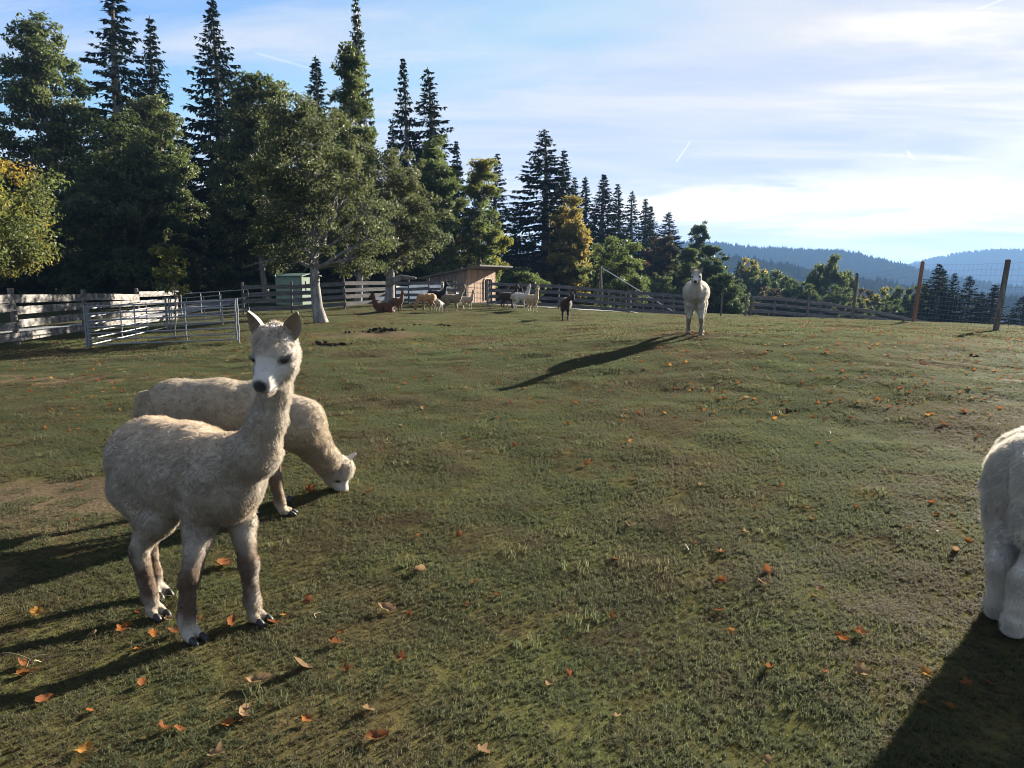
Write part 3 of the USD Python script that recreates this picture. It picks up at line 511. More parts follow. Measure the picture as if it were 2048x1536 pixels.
GREENP = mat('green_painted_sheet', (0.10, 0.15, 0.10), noise=(3.0, [(0.3, (0.075, 0.115, 0.078)), (0.7, (0.13, 0.18, 0.125))], (1, 1, 0.4)), rough=0.55)
GREENR = mat('green_roof_sheet', (0.08, 0.13, 0.11), rough=0.45)
WHITEP = mat('white_painted_pole', (0.48, 0.47, 0.45), rough=0.5)
GRAVEL = mat('pale_gravel', (0.5, 0.46, 0.39), noise=(7.0, [(0.3, (0.50, 0.465, 0.39)), (0.5, (0.64, 0.60, 0.52)), (0.7, (0.72, 0.69, 0.61))], (1, 1, 1)), bump=(24.0, 0.8), rough=0.95)
ASPHALT = mat('grey_lane', (0.2, 0.2, 0.2), noise=(9.0, [(0.3, (0.13, 0.13, 0.135)), (0.7, (0.22, 0.22, 0.22))], (1, 1, 1)), rough=0.85)
def post_mesh(a, b, r, square=False):
    a, b = np.asarray(a, float), np.asarray(b, float)
    if square: return bar(a - np.array([0, 0, 0.2]), b, 2 * r, 2 * r, (1, 0.3, 0))
    t = np.linspace(0, 1, 5)[:, None]; p = (a - np.array([0, 0, 0.2])) * (1 - t) + b * t
    p = np.vstack([p, p[-1] + np.array([0, 0, 0.012])]); rr = np.append(r * np.linspace(1.06, 0.95, 5), r * 0.72)
    return tube(p, rr, 9)
def on_ground(px, py, Y): p = at(px, py, Y); p[2] = gz(p[0], p[1]); return p
def board_fence(label, posts, tops, boards, bh, bm, pm=POST_M, r=0.055, side=1.0, seed=0, lowest=None, wob=0.012, skip=()):
    """posts: feet in order; tops: heights; boards: heights of the board centres as a share of the fence."""
    rg = np.random.default_rng(seed); F = np.asarray(posts); O = F[0]
    T = thing('board_fence', label, 'fence', O)
    tp = [f + np.array([rg.normal(0, 0.015), rg.normal(0, 0.015), h]) if np.ndim(h) == 0 else np.asarray(h) for f, h in zip(F, tops)]
    for f, t in zip(F, tp): obj('post', post_mesh(f - O, t - O, r), pm, T, smooth=40)
    for i in range(len(F) - 1):
        d = unit(F[i + 1] - F[i]); nrm = np.array([d[1], -d[0], 0]) * side
        for k, b in enumerate(boards):
            if (i, k) in skip: continue
            e0 = F[i] + (tp[i] - F[i]) * b + nrm * (r + 0.017) - d * 0.02; e1 = F[i + 1] + (tp[i + 1] - F[i + 1]) * b + nrm * (r + 0.017) + d * (0.02 if i % 2 else -0.022)
            e0[2] += rg.normal(0, wob); e1[2] += rg.normal(0, wob)
            if i % 2: e0 += nrm * 0.004; e1 += nrm * 0.004
            obj('board', bar(e0 - O, e1 - O, 0.028, bh * rg.uniform(0.92, 1.06)), bm, T)
    return T
def steel_panel(label, a, b, h, rails, uprights, r=0.021, name='metal_hurdle', cat='hurdle', feet=True, group=None):
    a, b = np.asarray(a, float), np.asarray(b, float); T = thing(name, label, cat, a, 0, group); d = b - a; up = np.array([0, 0, 1.0])
    for e in (0, 1):
        p = d * e; obj('end_post', tube([p - up * 0.03, p + up * (h + 0.05)], r * 1.25, 8), ZINC, T, smooth=40); q = p + unit(d) * 0.055 * (1 - 2 * e); obj('end_post', tube([q + up * 0.08, q + up * (h + 0.02)], r, 8), ZINC, T, smooth=40)
    for k in range(rails): 
        z = 0.10 + (h - 0.10) * (k / (rails - 1)) ** 1.12; obj('rail', tube([d * 0.012 + up * z, d * 0.988 + up * z], r * 0.85, 7), ZINC, T, smooth=40)
    for u in uprights: obj('upright', tube([d * u + up * 0.09, d * u + up * h], r * 0.9, 6), ZINC, T, smooth=40)
    return T
def strip(name, mesh_pts, width, lift, m, label):
    P = np.asarray(mesh_pts, float); t = np.gradient(P, axis=0); t /= np.linalg.norm(t, axis=1, keepdims=True); s = np.stack([-t[:, 1], t[:, 0]], 1)
    n = len(P); k = 7; off = np.linspace(-0.5, 0.5, k) * width; V = P[:, None, :] + s[:, None, :] * off[None, :, None]; z = height(V[..., 0], V[..., 1]) + lift
    i, j = np.meshgrid(np.arange(n - 1), np.arange(k - 1), indexing='ij'); q = i * k + j
    return obj(name, (np.dstack([V, z]).reshape(-1, 3), np.stack([q, q + 1, q + k + 1, q + k], -1).reshape(-1, 4)[:, ::-1]), m, smooth=True, kind='structure', label=label)
def smooth_line(P, n): 
    P = np.asarray(P); u = np.linspace(0, 1, len(P)); q = np.linspace(0, 1, n); return np.stack([np.interp(q, u, P[:, i]) for i in range(P.shape[1])], 1)
if want('build'):
    # pale board fence along the lane on the left
    fl = [on_ground(-170, 720, 15.0), on_ground(36, 690, 18.5), on_ground(170, 668, 23), on_ground(278, 652, 27.5), on_ground(350, 641, 31)]
    tops = [1.50, at(20, 577, 18.5), at(166, 580, 23.0), at(272, 577, 27.5), at(352, 575, 31)]
    board_fence('weathered pale board fence along the lane at the left', fl, tops, [0.16, 0.38, 0.61, 0.83], 0.215, WOOD_PALE, r=0.075, side=1.0, seed=3, wob=0.03)
    # grey board fence behind the two fruit trees
    fm = [on_ground(488, 629, 32.5), on_ground(584, 626, 33), on_ground(690, 618, 34.5), on_ground(784, 611, 37.5)]
    board_fence('grey board fence between the field gate and the apple tree', fm, [1.46, 1.48, 1.46, 1.40], [0.17, 0.40, 0.62, 0.84], 0.19, WOOD_GREY, seed=4, side=1.0)
    f2 = [on_ground(792, 609, 38.2), on_ground(818, 609, 38.4), on_ground(858, 608, 38.6), on_ground(892, 607, 38.8), on_ground(911, 607, 38.9), on_ground(932, 607, 39)]
    board_fence('dark board fence in front of the pale gravel heap', f2, [1.35, 1.36, 1.44, 1.36, 1.28, 1.32], [0.15, 0.39, 0.62, 0.84], 0.17, WOOD_GREY, r=0.045, seed=5, side=1.0, wob=0.03)
    f3 = [on_ground(978, 610, 39), on_ground(1118, 617, 39.6), on_ground(1258, 627, 40), on_ground(1385, 634, 40.2)]
    board_fence('long grey board fence right of the shed, behind the walking alpacas', f3, [1.30, 1.38, 1.28, 1.25], [0.15, 0.41, 0.66, 0.90], 0.185, WOOD_GREY, seed=6, side=1.0)
    f4 = [on_ground(1500, 634, 43), on_ground(1548, 636, 44.5), on_ground(1640, 640, 47), on_ground(1740, 646, 50), on_ground(1850, 652, 53)]
    board_fence('dark low board fence beyond the crest, behind the wire fence posts', f4, [1.25, 1.3, 1.3, 1.3, 1.3], [0.25, 0.58, 0.90], 0.20, WOOD_GREY, seed=7, side=1.0)
    # steel hurdles of the small pen
    c = [on_ground(175, 698, 18), on_ground(478, 686, 17.7), on_ground(446, 655, 24.0), on_ground(336, 668, 23.2)]
    steel_panel('front steel hurdle of the small pen, nearest the cream alpaca', c[0], c[1], 1.08, 7, (0.33, 0.66))
    steel_panel('left side steel hurdle of the small pen, bright in the sun', c[0] + np.array([0, .12, 0]), c[3], 1.02, 6, (0.36, 0.7))
    steel_panel('back steel hurdle of the small pen behind the sapling', c[3] + np.array([.1, 0, 0]), c[2], 1.02, 6, (0.33, 0.66), r=0.016)
    # the field gate at the end of the pale fence
    a, b = on_ground(363, 640, 31.2), on_ground(497, 629, 32.2); T = thing('field_gate', 'tubular steel field gate between the pale fence and the grey fence', 'gate', a); d = b - a; up = np.array([0, 0, 1.0])
    for z in (0.22, 0.50, 0.78, 1.14): obj('rail', tube([d * 0.01 + up * z, d * 0.985 + up * z], 0.022, 7), ZINC, T, smooth=40)
    for u in (0.012, 0.3, 0.58): obj('upright', tube([d * u + up * 0.2, d * u + up * 1.14], 0.02, 7), ZINC, T, smooth=40)
    arc = [d * 0.985 + up * 1.14] + [d * (0.985 + 0.028 * math.sin(q)) + up * (1.06 + 0.08 * math.cos(q)) for q in np.linspace(0.2, 1.57, 5)] + [d * 1.013 + up * 0.2, d * 0.985 + up * 0.2]
    obj('end_tube', tube(arc, 0.024, 8), ZINC, T, smooth=40)
    # barred gate by the shed
    a, b = on_ground(936, 607, 39.0), on_ground(974, 609, 39.0); T = thing('paddock_gate', 'thin barred steel gate in front of the shed', 'gate', a); d = b - a
    for z in (0.12, 0.40, 0.68, 0.95, 1.22): obj('rail', tube([up * z, d + up * z], 0.016, 6), ZINC, T)
    for u in (0.02, 0.34, 0.67, 0.98): obj('upright', tube([d * u + up * 0.1, d * u + up * 1.24], 0.015, 6), ZINC, T)
    o = on_ground(976, 610, 38.8); obj_ = thing('gate_post', 'pale post at the hinge side of the barred gate', 'post', o); obj('post', post_mesh((0, 0, 0), (0, 0, 1.32), 0.06), WOOD_PALE, obj_, smooth=40)
    # wooden shed
    k0 = on_ground(935, 601, 43.0); th = math.radians(30)
    T = thing('wooden_shed', 'brown plank shed with sloping dark roof behind the barred gate', 'shed', k0)
    ex, ey = np.array([math.sin(th), math.cos(th), 0]), np.array([-math.cos(th), math.sin(th), 0])     # along the lit face, along the shaded face
    La, Lb, n_a, n_b = 3.25, 3.1, np.array([math.cos(th), -math.sin(th), 0]), np.array([-math.sin(th), -math.cos(th), 0])
    hr, hl = 2.02, 1.52                                                                                 # eaves: high on the lit side
    def planks(org, along, out, L, n, h0, h1, holes, rg):
        ms = []
        for i in range(n):
            u0, u1 = L * i / n + 0.004, L * (i + 1) / n - 0.004; um = (u0 + u1) / 2; hh = h0 + (h1 - h0) * um / L
            spans = [(0.02, hh)]
            for (a0, a1, z0, z1) in holes:
                if a0 < um < a1: spans = [s for s in ((0.02, z0), (z1, hh)) if s[1] - s[0] > 0.03]
            for z0, z1 in spans: ms.append(bar(org + along * um + out * rg.uniform(0, 0.008) + up * z0, org + along * um + out * rg.uniform(0, 0.008) + up * z1, 0.022, u1 - u0, along))
        return join(ms)
    rg = np.random.default_rng(8); z3 = np.zeros(3)
    door = (1.85, 2.85, 0.12, 1.50); win = (0.70, 1.75, 0.95, 1.34)
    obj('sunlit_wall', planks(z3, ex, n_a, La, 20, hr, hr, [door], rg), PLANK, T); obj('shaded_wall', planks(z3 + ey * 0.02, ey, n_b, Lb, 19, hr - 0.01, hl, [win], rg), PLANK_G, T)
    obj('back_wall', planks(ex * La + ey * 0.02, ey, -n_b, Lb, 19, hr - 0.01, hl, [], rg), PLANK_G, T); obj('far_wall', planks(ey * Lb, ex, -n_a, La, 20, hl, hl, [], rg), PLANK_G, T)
    obj('floor', bar(ex * La / 2 + ey * 0.05 + up * 0.03, ex * La / 2 + ey * (Lb - 0.05) + up * 0.03, La - 0.1, 0.05), DARKIN, T)
    rs = unit(-ey * Lb + up * (hr - hl)); rc = np.array([0, 0, hr + 0.06])
    obj('roof', bar(rc + ex * La / 2 - rs * (-1.15), rc + ex * La / 2 - rs * (Lb + 0.45), La + 0.7, 0.09, up), ROOF_M, T)
    fr = []
    c_ = 0.14; dz0, dz1, da, db = door[2], door[3], door[0], door[1]; O_ = n_a * 0.03
    pts = [(da, dz0), (da, dz1 - c_), (da + c_, dz1), (db - c_, dz1), (db, dz1 - c_), (db, dz0)]
    for (x0, y0), (x1, y1) in zip(pts[:-1], pts[1:]): fr.append(bar(ex * x0 + up * y0 + O_, ex * x1 + up * y1 + O_, 0.05 if abs(y1 - y0) < 1e-6 else 0.07, 0.05, n_a))
    obj('door_frame', join(fr), FRAME_W, T)
    # green cabin
    g0 = on_ground(604, 612, 39.5); T = thing('green_cabin', 'low green sheet metal cabin behind the grey fence, left of the pear tree', 'cabin', g0)
    u1, u2 = unit((-0.93, 0.30, 0)), unit((0.45, 0.90, 0)); A, B, hh = 1.66, 1.5, 1.60
    def wall(p, q, h): d = q - p; return bar(p + up * h / 2, q + up * h / 2, 0.05, h)
    obj('wall', wall(z3, u1 * A, hh), GREENP, T); obj('wall', wall(z3 + u2 * .03, u2 * B, hh), GREENP, T); obj('wall', wall(u1 * A + u2 * .03, u1 * A + u2 * B, hh), GREENP, T); obj('wall', wall(u2 * B, u1 * A + u2 * B, hh), GREENP, T)
    mid = u1 * A / 2; w2 = B / 2 + 0.13
    for sg in (-1, 1):
        cen = u2 * B / 2; e = cen + u2 * sg * w2 + up * (hh + 0.01); rdg = cen + up * (hh + 0.16); m_ = (e + rdg) / 2; wdt = np.linalg.norm(rdg - e)
        obj('roof', bar(m_ - u1 * 0.14, m_ + u1 * (A + 0.14), wdt, 0.035, unit(np.cross(u1, (rdg - e) * sg)) * 1.0), GREENR, T)
    obj('hatch', bar(u2 * 0.35 + unit((0.9, -0.45, 0)) * 0.03 + up * 0.95, u2 * 1.1 + unit((0.9, -0.45, 0)) * 0.03 + up * 0.95, 0.03, 0.75), GREENP, T)
    # gravel heap, track and lane
    gx = np.linspace(-8.6, -2.75, 60); gy = np.linspace(41.2, 45.2, 26); X, Y = np.meshgrid(gx, gy, indexing='ij')
    prof = np.interp(X, [-8.6, -8.0, -7.0, -5.8, -4.8, -4.0, -3.3, -2.9, -2.75], [0, .55, .95, 1.12, 1.06, 1.05, .85, .4, 0]) * (1 + 0.07 * np.sin(X * 4.2)); Z = height(X, Y) - 0.05 + prof * np.sin(np.clip((Y - 41.2) / 4.0, 0, 1) * np.pi) ** 0.7 * (0.9 + 0.3 * meshkit.fbm(np.stack([X * 1.5, Y * 1.5, 0 * X], -1), 3, 4)) + (meshkit.fbm(np.stack([X * 4, Y * 4, 0 * X], -1), 2, 9) - .5) * .1
    i, j = np.meshgrid(np.arange(59), np.arange(25), indexing='ij'); q = i * 26 + j
    hp_ = obj('gravel_heap', (np.stack([X, Y, Z], -1).reshape(-1, 3), np.stack([q, q + 26, q + 27, q + 1], -1).reshape(-1, 4)), GRAVEL, smooth=True); tag(hp_, 'long pale gravel heap behind the dark board fence, left of the shed', 'gravel heap')
    strip('gravel_track', smooth_line([(-8, 47.5), (-2, 43.2), (1.5, 42.0), (5.5, 42.6), (7.5, 43.4)], 60), 1.3, 0.03, ASPHALT, 'narrow gravel track running behind the board fences')
    strip('lane', smooth_line([(-24, 12), (-19.5, 20), (-17.6, 27), (-17.2, 33), (-17.5, 40), (-20, 50)], 90), 2.4, 0.03, ASPHALT, 'narrow grey lane behind the pale board fence')
    # post with the slanting white pole
    p = on_ground(1203, 592, 50.0); tp = at(1202, 534, 50.0); e = on_ground(1352, 616, 45.5)
    T = thing('tall_post', 'tall dark post behind the fence that carries a slanting white pole', 'post', p); obj('post', post_mesh(z3, tp - p, 0.07), POST_M, T, smooth=40); obj('brace', post_mesh(np.array([-.35, .1, 0]), tp - p - up * .15, 0.035), POST_M, T, smooth=40)
    q0 = tp + np.array([0, -0.11, -0.02]); T = thing('white_pole', 'long white pole slanting from the tall post down to the ground', 'pole', e); obj('pole', tube([q0 - e, z3], 0.030, 8), WHITEP, T, smooth=40); obj('strap', tube([q0 - e + unit(e - q0) * .12, q0 - e + unit(e - q0) * .22], 0.038, 8), ZINC, T)
    # stakes behind the fence
    T = thing('stake_fence', 'row of thin pale stakes with wire behind the long grey fence', 'fence', on_ground(1205, 600, 46)); O = on_ground(1205, 600, 46); tops = []
    for k, px in enumerate([1205, 1217, 1228, 1241, 1252, 1263, 1275, 1287, 1306, 1326, 1348]):
        f = on_ground(px, 600, 46 - k * 0.12); hgt = 1.15 + 0.12 * math.sin(k * 2.3); obj('stake', post_mesh(f - O, f - O + up * hgt, 0.028), WOOD_PALE if k % 3 else POST_M, T); tops.append(f - O + up * (hgt - 0.12))
    obj('wire', tube(tops, 0.006, 3), WIRE, T); obj('wire', tube([t - up * .4 for t in tops], 0.006, 3), WIRE, T)
    # tall wire fence on the right
    W = [(1441, 636, 40, 1.38, .045, 586), (1490, 634, 42, 1.26, .06, 592), (1614, 638, 36, 1.5, .055, 580), (1704, 640, 30, 1.97, .065, 548), (1826, 647, 24.5, 2.1, .065, 527), (1990, 661, 20, 2.0, .075, 522), (2235, 690, 16.3, 2.0, .07, 515)]
    O = on_ground(1826, 647, 24.5); T = thing('wire_fence', 'tall wire mesh fence with leaning wooden posts along the right side', 'fence', O); line = []
    for px, py, Y, h, r, top in W:
        f = on_ground(px, py, Y); lean = {1826: (0.17, 0, 0), 1990: (0.18, 0, 0), 1704: (0.09, 0, 0), 1614: (.04, 0, 0)}.get(px, (0.05, 0, 0)); t = f + up * h + np.array(lean)
        obj('post', post_mesh(f - O, t - O, r), RUST if px == 1826 else POST_M, T, smooth=40, label='reddish leaning post' if px == 1826 else None); line.append((f - O, t - O))
    for (f0, t0), (f1, t1) in zip(line[2:-1], line[3:]):
        ms = []; tall = np.linalg.norm(t0 - f0) > 1.7
        for u in np.concatenate([np.linspace(0.04, 0.45, 7), np.linspace(0.53, 0.95, 6)]): ms.append(tube([f0 + (t0 - f0) * u, (f0 + (t0 - f0) * u + f1 + (t1 - f1) * u) / 2 - up * 0.02, f1 + (t1 - f1) * u], 0.0026, 3, False))
        n = int(np.linalg.norm(f1 - f0) / 0.22)
        for k in range(1, n): s = k / n; a = f0 + (f1 - f0) * s; b = t0 + (t1 - t0) * s; ms.append(tube([a + (b - a) * 0.04, a + (b - a) * 0.95], 0.0020, 3, False))
        obj('wire_mesh', join(ms), WIRE, T, kind='stuff')
    # dung and mole heaps
    DUNG = mat('dark_dung', (0.035, 0.027, 0.02), noise=(20.0, [(0.3, (0.008, 0.006, 0.005)), (0.7, (0.026, 0.020, 0.015))], (1, 1, 1)), rough=1.0, spec=0.0)
    rg = np.random.default_rng(15)
    for k, (px, py, w, n, lab) in enumerate([(668, 692, .45, 34, 'dark dung heap on the bare earth right of the cream alpaca ear'), (764, 662, .5, 30, 'dark dung heap between the pear tree and the lying alpaca'), (700, 666, .3, 12, 'small dung heap in front of the apple tree'), (888, 652, .35, 16, 'small dark dung heap below the tan alpaca'),
            (836, 651, .28, 10, 'small dung heap below the grazing fawn alpaca'), (1582, 822, .12, 16, 'dark clod in the leafy grass on the right'), (1942, 714, .2, 14, 'dark clod in front of the last tall post'), (1772, 968, .09, 12, 'brown clod in the grass left of the white woolly alpaca'), (1535, 704, .14, 10, 'dark clod right of the walking white alpaca'), (1690, 836, .08, 8, 'small clod on the right in the mid distance')]):
        o = ground_at(px, py); ms = []
        for q in range(n):
            s = trimesh.creation.icosphere(1, rg.uniform(.2, .5) * w * 0.24); s.vertices *= 1 + rg.uniform(-.25, .25, (len(s.vertices), 1)); a = rg.normal(0, .45, 2) * w * np.array([1, .6]); s.apply_translation((a[0], a[1], gz(o[0] + a[0], o[1] + a[1]) - o[2] + .1 * w * rg.random())); ms.append(s)
        d_ = thing('dung_heap' if 'dung' in lab else 'earth_clod', lab, 'dung' if 'dung' in lab else 'clod', o); obj('clods', join(ms), DUNG, d_, smooth=True, kind='stuff')
# ------------------------------------------------------------------ grass
def grass_material(name, ramp, tr):
    n = {'geo': ('geometry', {}), 'a': ('noise_texture', dict(scale=0.5, detail=6.0, roughness=0.65)), 'r': ('rgb_ramp', dict(ramp=ramp)), 'w': ('geometry', {}),
         'v': ('map_range', dict(from_min=0, from_max=1, to_min=0.25, to_max=1.75)), 'm': ('mix_color', dict(blend_type='multiply', fac=1.0, use_clamp=False)),
         'p': ('principled_bsdf', dict(roughness=0.7, specular_ior_level=0.06)), 't': ('translucent_bsdf', {}), 'x': ('mix_closure', dict(fac=tr))}
    L = [('geo.position', 'a.vector'), ('a.fac', 'r.fac'), ('geo.random_per_island', 'v.value'), ('r.color', 'm.a'), ('v.result', 'm.b'), ('m.result', 'p.base_color'), ('m.result', 't.color'), ('p.BSDF', 'x.closure1'), ('t.BSDF', 'x.closure2')]
    return usdkit.material(stage, '/World/Looks/' + name, n, L, surface='x.closure')
GREEN = grass_material('grass_blade', [(0.34, (0.31, 0.255, 0.155)), (0.43, (0.35, 0.335, 0.185)), (0.51, (0.32, 0.355, 0.180)), (0.66, (0.27, 0.34, 0.160))], 0.62)
STRAW = grass_material('dry_grass_blade', [(0.3, (0.24, 0.17, 0.09)), (0.5, (0.32, 0.25, 0.13)), (0.7, (0.26, 0.23, 0.10))], 0.30)
def blades(rng, n, size, hmin, hmax, width, flat=0.5):
    """A small piece of turf: single bent blades."""
    p = np.zeros((n, 3)); p[:, :2] = (rng.random((n, 2)) - 0.5) * size
    cl = (rng.random((max(4, n // 12), 2)) - 0.5) * size; near = cKDTree(cl).query(p[:, :2])[1]; p[:, :2] = p[:, :2] * 0.45 + cl[near] * 0.55
    h = hmin + (hmax - hmin) * rng.random(n) ** 1.6; az = rng.random(n) * 2 * np.pi
    d = np.stack([np.cos(az), np.sin(az), 0 * az], 1); s = np.stack([-d[:, 1], d[:, 0], 0 * az], 1)
    ln = flat * (0.35 + 1.1 * rng.random(n)); w = width * (0.7 + 0.6 * rng.random(n)); up = np.array([0, 0, 1.0])
    V = np.stack([p - s * w[:, None] / 2, p + s * w[:, None] / 2,
                  p + d * (ln * h * 0.38)[:, None] + up * (h * 0.62)[:, None] + s * w[:, None] * 0.42, p + d * (ln * h * 0.38)[:, None] + up * (h * 0.62)[:, None] - s * w[:, None] * 0.42,
                  p + d * (ln * h)[:, None] + up * (h * (1 - 0.35 * np.minimum(ln, 1.2)))[:, None]], 1)
    k = np.arange(n)[:, None] * 5; F = np.concatenate([k + [0, 1, 2], k + [0, 2, 3], k + [3, 2, 4]], 1).reshape(-1, 3)
    return trimesh.Trimesh(V.reshape(-1, 3), F, process=False)
STEM = mat('straw', (0.42, 0.34, 0.20), rough=0.6)
if want('grass'):
    rng = np.random.default_rng(5)
    S = 0.165
    kinds = [(blades(rng, 640, S * 1.45, 0.009, 0.032, 0.0026, 1.0), GREEN) for _ in range(3)] + [(blades(rng, 560, S * 1.45, 0.006, 0.024, 0.0028, 1.2), GREEN) for _ in range(2)] + [(blades(rng, 300, S * 1.45, 0.006, 0.026, 0.0024, 1.6), STRAW) for _ in range(2)] + [(blades(rng, 60, S, 0.03, 0.075, 0.0042, 0.7), GREEN)]
    # sparser, broader pieces for farther off
    kinds += [(blades(rng, 900, 0.95, 0.012, 0.045, 0.009, 1.0), GREEN) for _ in range(2)] + [(blades(rng, 600, 0.95, 0.010, 0.04, 0.009, 1.4), STRAW)]
    def stems(seed):
        rg = np.random.default_rng(seed); ms = []
        for q in range(3):
            a = rg.random() * 6.28; L = rg.uniform(0.05, 0.11); p0 = np.append(rg.uniform(-0.1, 0.1, 2), 0.016); p1 = p0 + np.array([math.cos(a) * L, math.sin(a) * L, rg.uniform(0.0, 0.035)])
            ms.append(tube(curve_(rg, p0, p1), np.linspace(0.0012, 0.0006, 5), 3, False))
        return join(ms)
    def curve_(rg, a, b):
        t = np.linspace(0, 1, 5)[:, None]; return a + (b - a) * t + np.sin(np.pi * t) * np.append(rg.normal(0, 0.015, 2), 0.01)
    kinds += [(stems(91), STEM), (stems(92), STEM)]
    g = np.stack(np.meshgrid(np.arange(-14, 14, S), np.arange(1.9, 15.0, S), indexing='ij'), -1).reshape(-1, 2)
    g = g + rng.uniform(-0.045, 0.045, g.shape)
    g = g[(np.abs(g[:, 0]) < g[:, 1] * 0.76 + 2.6)]
    thin = meshkit.fbm(np.stack([g[:, 0] * 0.9, g[:, 1] * 0.9, 0 * g[:, 0]], 1), 4, 31)
    keep = rng.random(len(g)) < (1 - 0.75 * earth_mask(g[:, 0], g[:, 1])); g, thin = g[keep], thin[keep]
    which = rng.choice(8, len(g), p=[.21, .2, .2, .12, .11, .07, .06, .03])
    extra = rng.random(len(g)) < np.clip((0.56 - thin) * 1.6, 0.05, 0.5)
    g2 = g[extra] + rng.uniform(-0.12, 0.12, (extra.sum(), 2)); w2 = rng.choice([5, 6], len(g2))
    far = np.stack(np.meshgrid(np.arange(-36, 36, 0.62), np.arange(14.4, 48.0, 0.62), indexing='ij'), -1).reshape(-1, 2); far = far + rng.uniform(-0.25, 0.25, far.shape)
    far = far[(np.abs(far[:, 0]) < far[:, 1] * 0.78 + 1.0) & (rng.random(len(far)) > 0.85 * earth_mask(far[:, 0], far[:, 1]))]; w3 = rng.choice([8, 9, 10], len(far), p=[.42, .4, .18])
    g4 = g[rng.random(len(g)) < 0.012]; w4 = rng.choice([11, 12], len(g4))
    pts = np.vstack([g, g2, far, g4]); wh = np.concatenate([which, w2, w3, w4])
    e = 0.15
    z = on_sheet(pts[:, 0], pts[:, 1]); nx = -(on_sheet(pts[:, 0] + e, pts[:, 1]) - on_sheet(pts[:, 0] - e, pts[:, 1])) / (2 * e); ny = -(on_sheet(pts[:, 0], pts[:, 1] + e) - on_sheet(pts[:, 0], pts[:, 1] - e)) / (2 * e)
    a = rng.random(len(pts)) * 2 * np.pi; ca, sa = np.cos(a / 2), np.sin(a / 2)
    # tilt to the slope after a turn about the vertical
    tx, ty = -ny / 2, nx / 2; q = np.stack([ca, tx * ca + ty * sa, ty * ca - tx * sa, sa], 1); q /= np.linalg.norm(q, axis=1, keepdims=True)
    scatter('grass', kinds, np.column_stack([pts, z - 0.001]), q, rng.uniform(0.8, 1.2, len(pts)), wh, kind='stuff', label='short grazed grass with dry blades on the pasture')
# ------------------------------------------------------------------ alpacas
def surface_net(F, origin, h):
    """Closed quad mesh round the region F < 0 of a grid of spacing h."""
    ins = F < 0; n = np.array(F.shape)
    cells = n - 1; corner = [(a, b, c) for a in (0, 1) for b in (0, 1) for c in (0, 1)]
    cnt = np.zeros(cells, np.int8)
    for a, b, c in corner: cnt += ins[a:a + cells[0], b:b + cells[1], c:c + cells[2]]
    act = (cnt > 0) & (cnt < 8); idx = np.full(cells, -1, np.int64); I = np.argwhere(act); idx[act] = np.arange(len(I))
    val = {k: F[I[:, 0] + k[0], I[:, 1] + k[1], I[:, 2] + k[2]] for k in corner}
    acc = np.zeros((len(I), 3)); num = np.zeros(len(I))
    for k in corner:
        for ax in range(3):
            if k[ax]: continue
            k2 = tuple(1 if i == ax else k[i] for i in range(3))
            a, b = val[k], val[k2]; m = (a < 0) != (b < 0); t = np.where(m, a / np.where(m, a - b, 1), 0)
            p = np.tile(np.array(k, float), (len(I), 1)); p[:, ax] += t
            acc += np.where(m[:, None], p, 0); num += m
    V = origin + (I + acc / num[:, None]) * h
    faces = []
    for ax in range(3):
        s0 = [slice(None)] * 3; s1 = [slice(None)] * 3; s0[ax] = slice(0, -1); s1[ax] = slice(1, None)
        ch = ins[tuple(s0)] != ins[tuple(s1)]; E = np.argwhere(ch)
        b, c = (ax + 1) % 3, (ax + 2) % 3
        E = E[(E[:, b] > 0) & (E[:, c] > 0) & (E[:, b] < cells[b]) & (E[:, c] < cells[c])]
        eb, ec = np.eye(3, dtype=int)[b], np.eye(3, dtype=int)[c]
        q = np.stack([idx[tuple((E - eb - ec).T)], idx[tuple((E - ec).T)], idx[tuple(E.T)], idx[tuple((E - eb).T)]], 1)
        flip = ~ins[tuple(E.T)]; q[flip] = q[flip][:, ::-1]
        faces.append(q)
    q = np.vstack(faces)
    return trimesh.Trimesh(V, np.vstack([q[:, [0, 1, 2]], q[:, [0, 2, 3]]]), process=False)
def solid(prims, h):
    """Prims: (a, b, ra, rb, blend, side squash). One smooth surface round them all."""
    A = np.array([p[0] for p in prims]); B = np.array([p[1] for p in prims]); R = np.array([max(p[2], p[3]) * max(1, p[5]) for p in prims])[:, None]
    lo = np.minimum(A - R, B - R).min(0) - 3 * h; hi = np.maximum(A + R, B + R).max(0) + 3 * h
    n = np.ceil((hi - lo) / h).astype(int) + 1
    F = np.full(n, 9.0, np.float32); ax = [lo[i] + np.arange(n[i]) * h for i in range(3)]
    for a, b, ra, rb, k, sq in prims:
        a, b = np.asarray(a, float), np.asarray(b, float); m = max(ra, rb) * max(1, sq) + k + 0.05
        s = [slice(max(0, int((min(a[i], b[i]) - m - lo[i]) / h)), min(n[i], int((max(a[i], b[i]) + m - lo[i]) / h) + 2)) for i in range(3)]
        X, Y, Z = np.meshgrid(ax[0][s[0]], ax[1][s[1]], ax[2][s[2]], indexing='ij', sparse=True)
        d = b - a; L2 = d @ d + 1e-12
        t = np.clip(((X - a[0]) * d[0] + (Y - a[1]) * d[1] + (Z - a[2]) * d[2]) / L2, 0, 1)
        r = np.sqrt((X - a[0] - t * d[0]) ** 2 + ((Y - a[1] - t * d[1]) / sq) ** 2 + (Z - a[2] - t * d[2]) ** 2) - (ra + t * (rb - ra))
        f = F[tuple(s)]; hh = np.clip(0.5 + 0.5 * (r - f) / k, 0, 1)
        F[tuple(s)] = r * (1 - hh) + f * hh - k * hh * (1 - hh)
    return surface_net(F, lo, h)
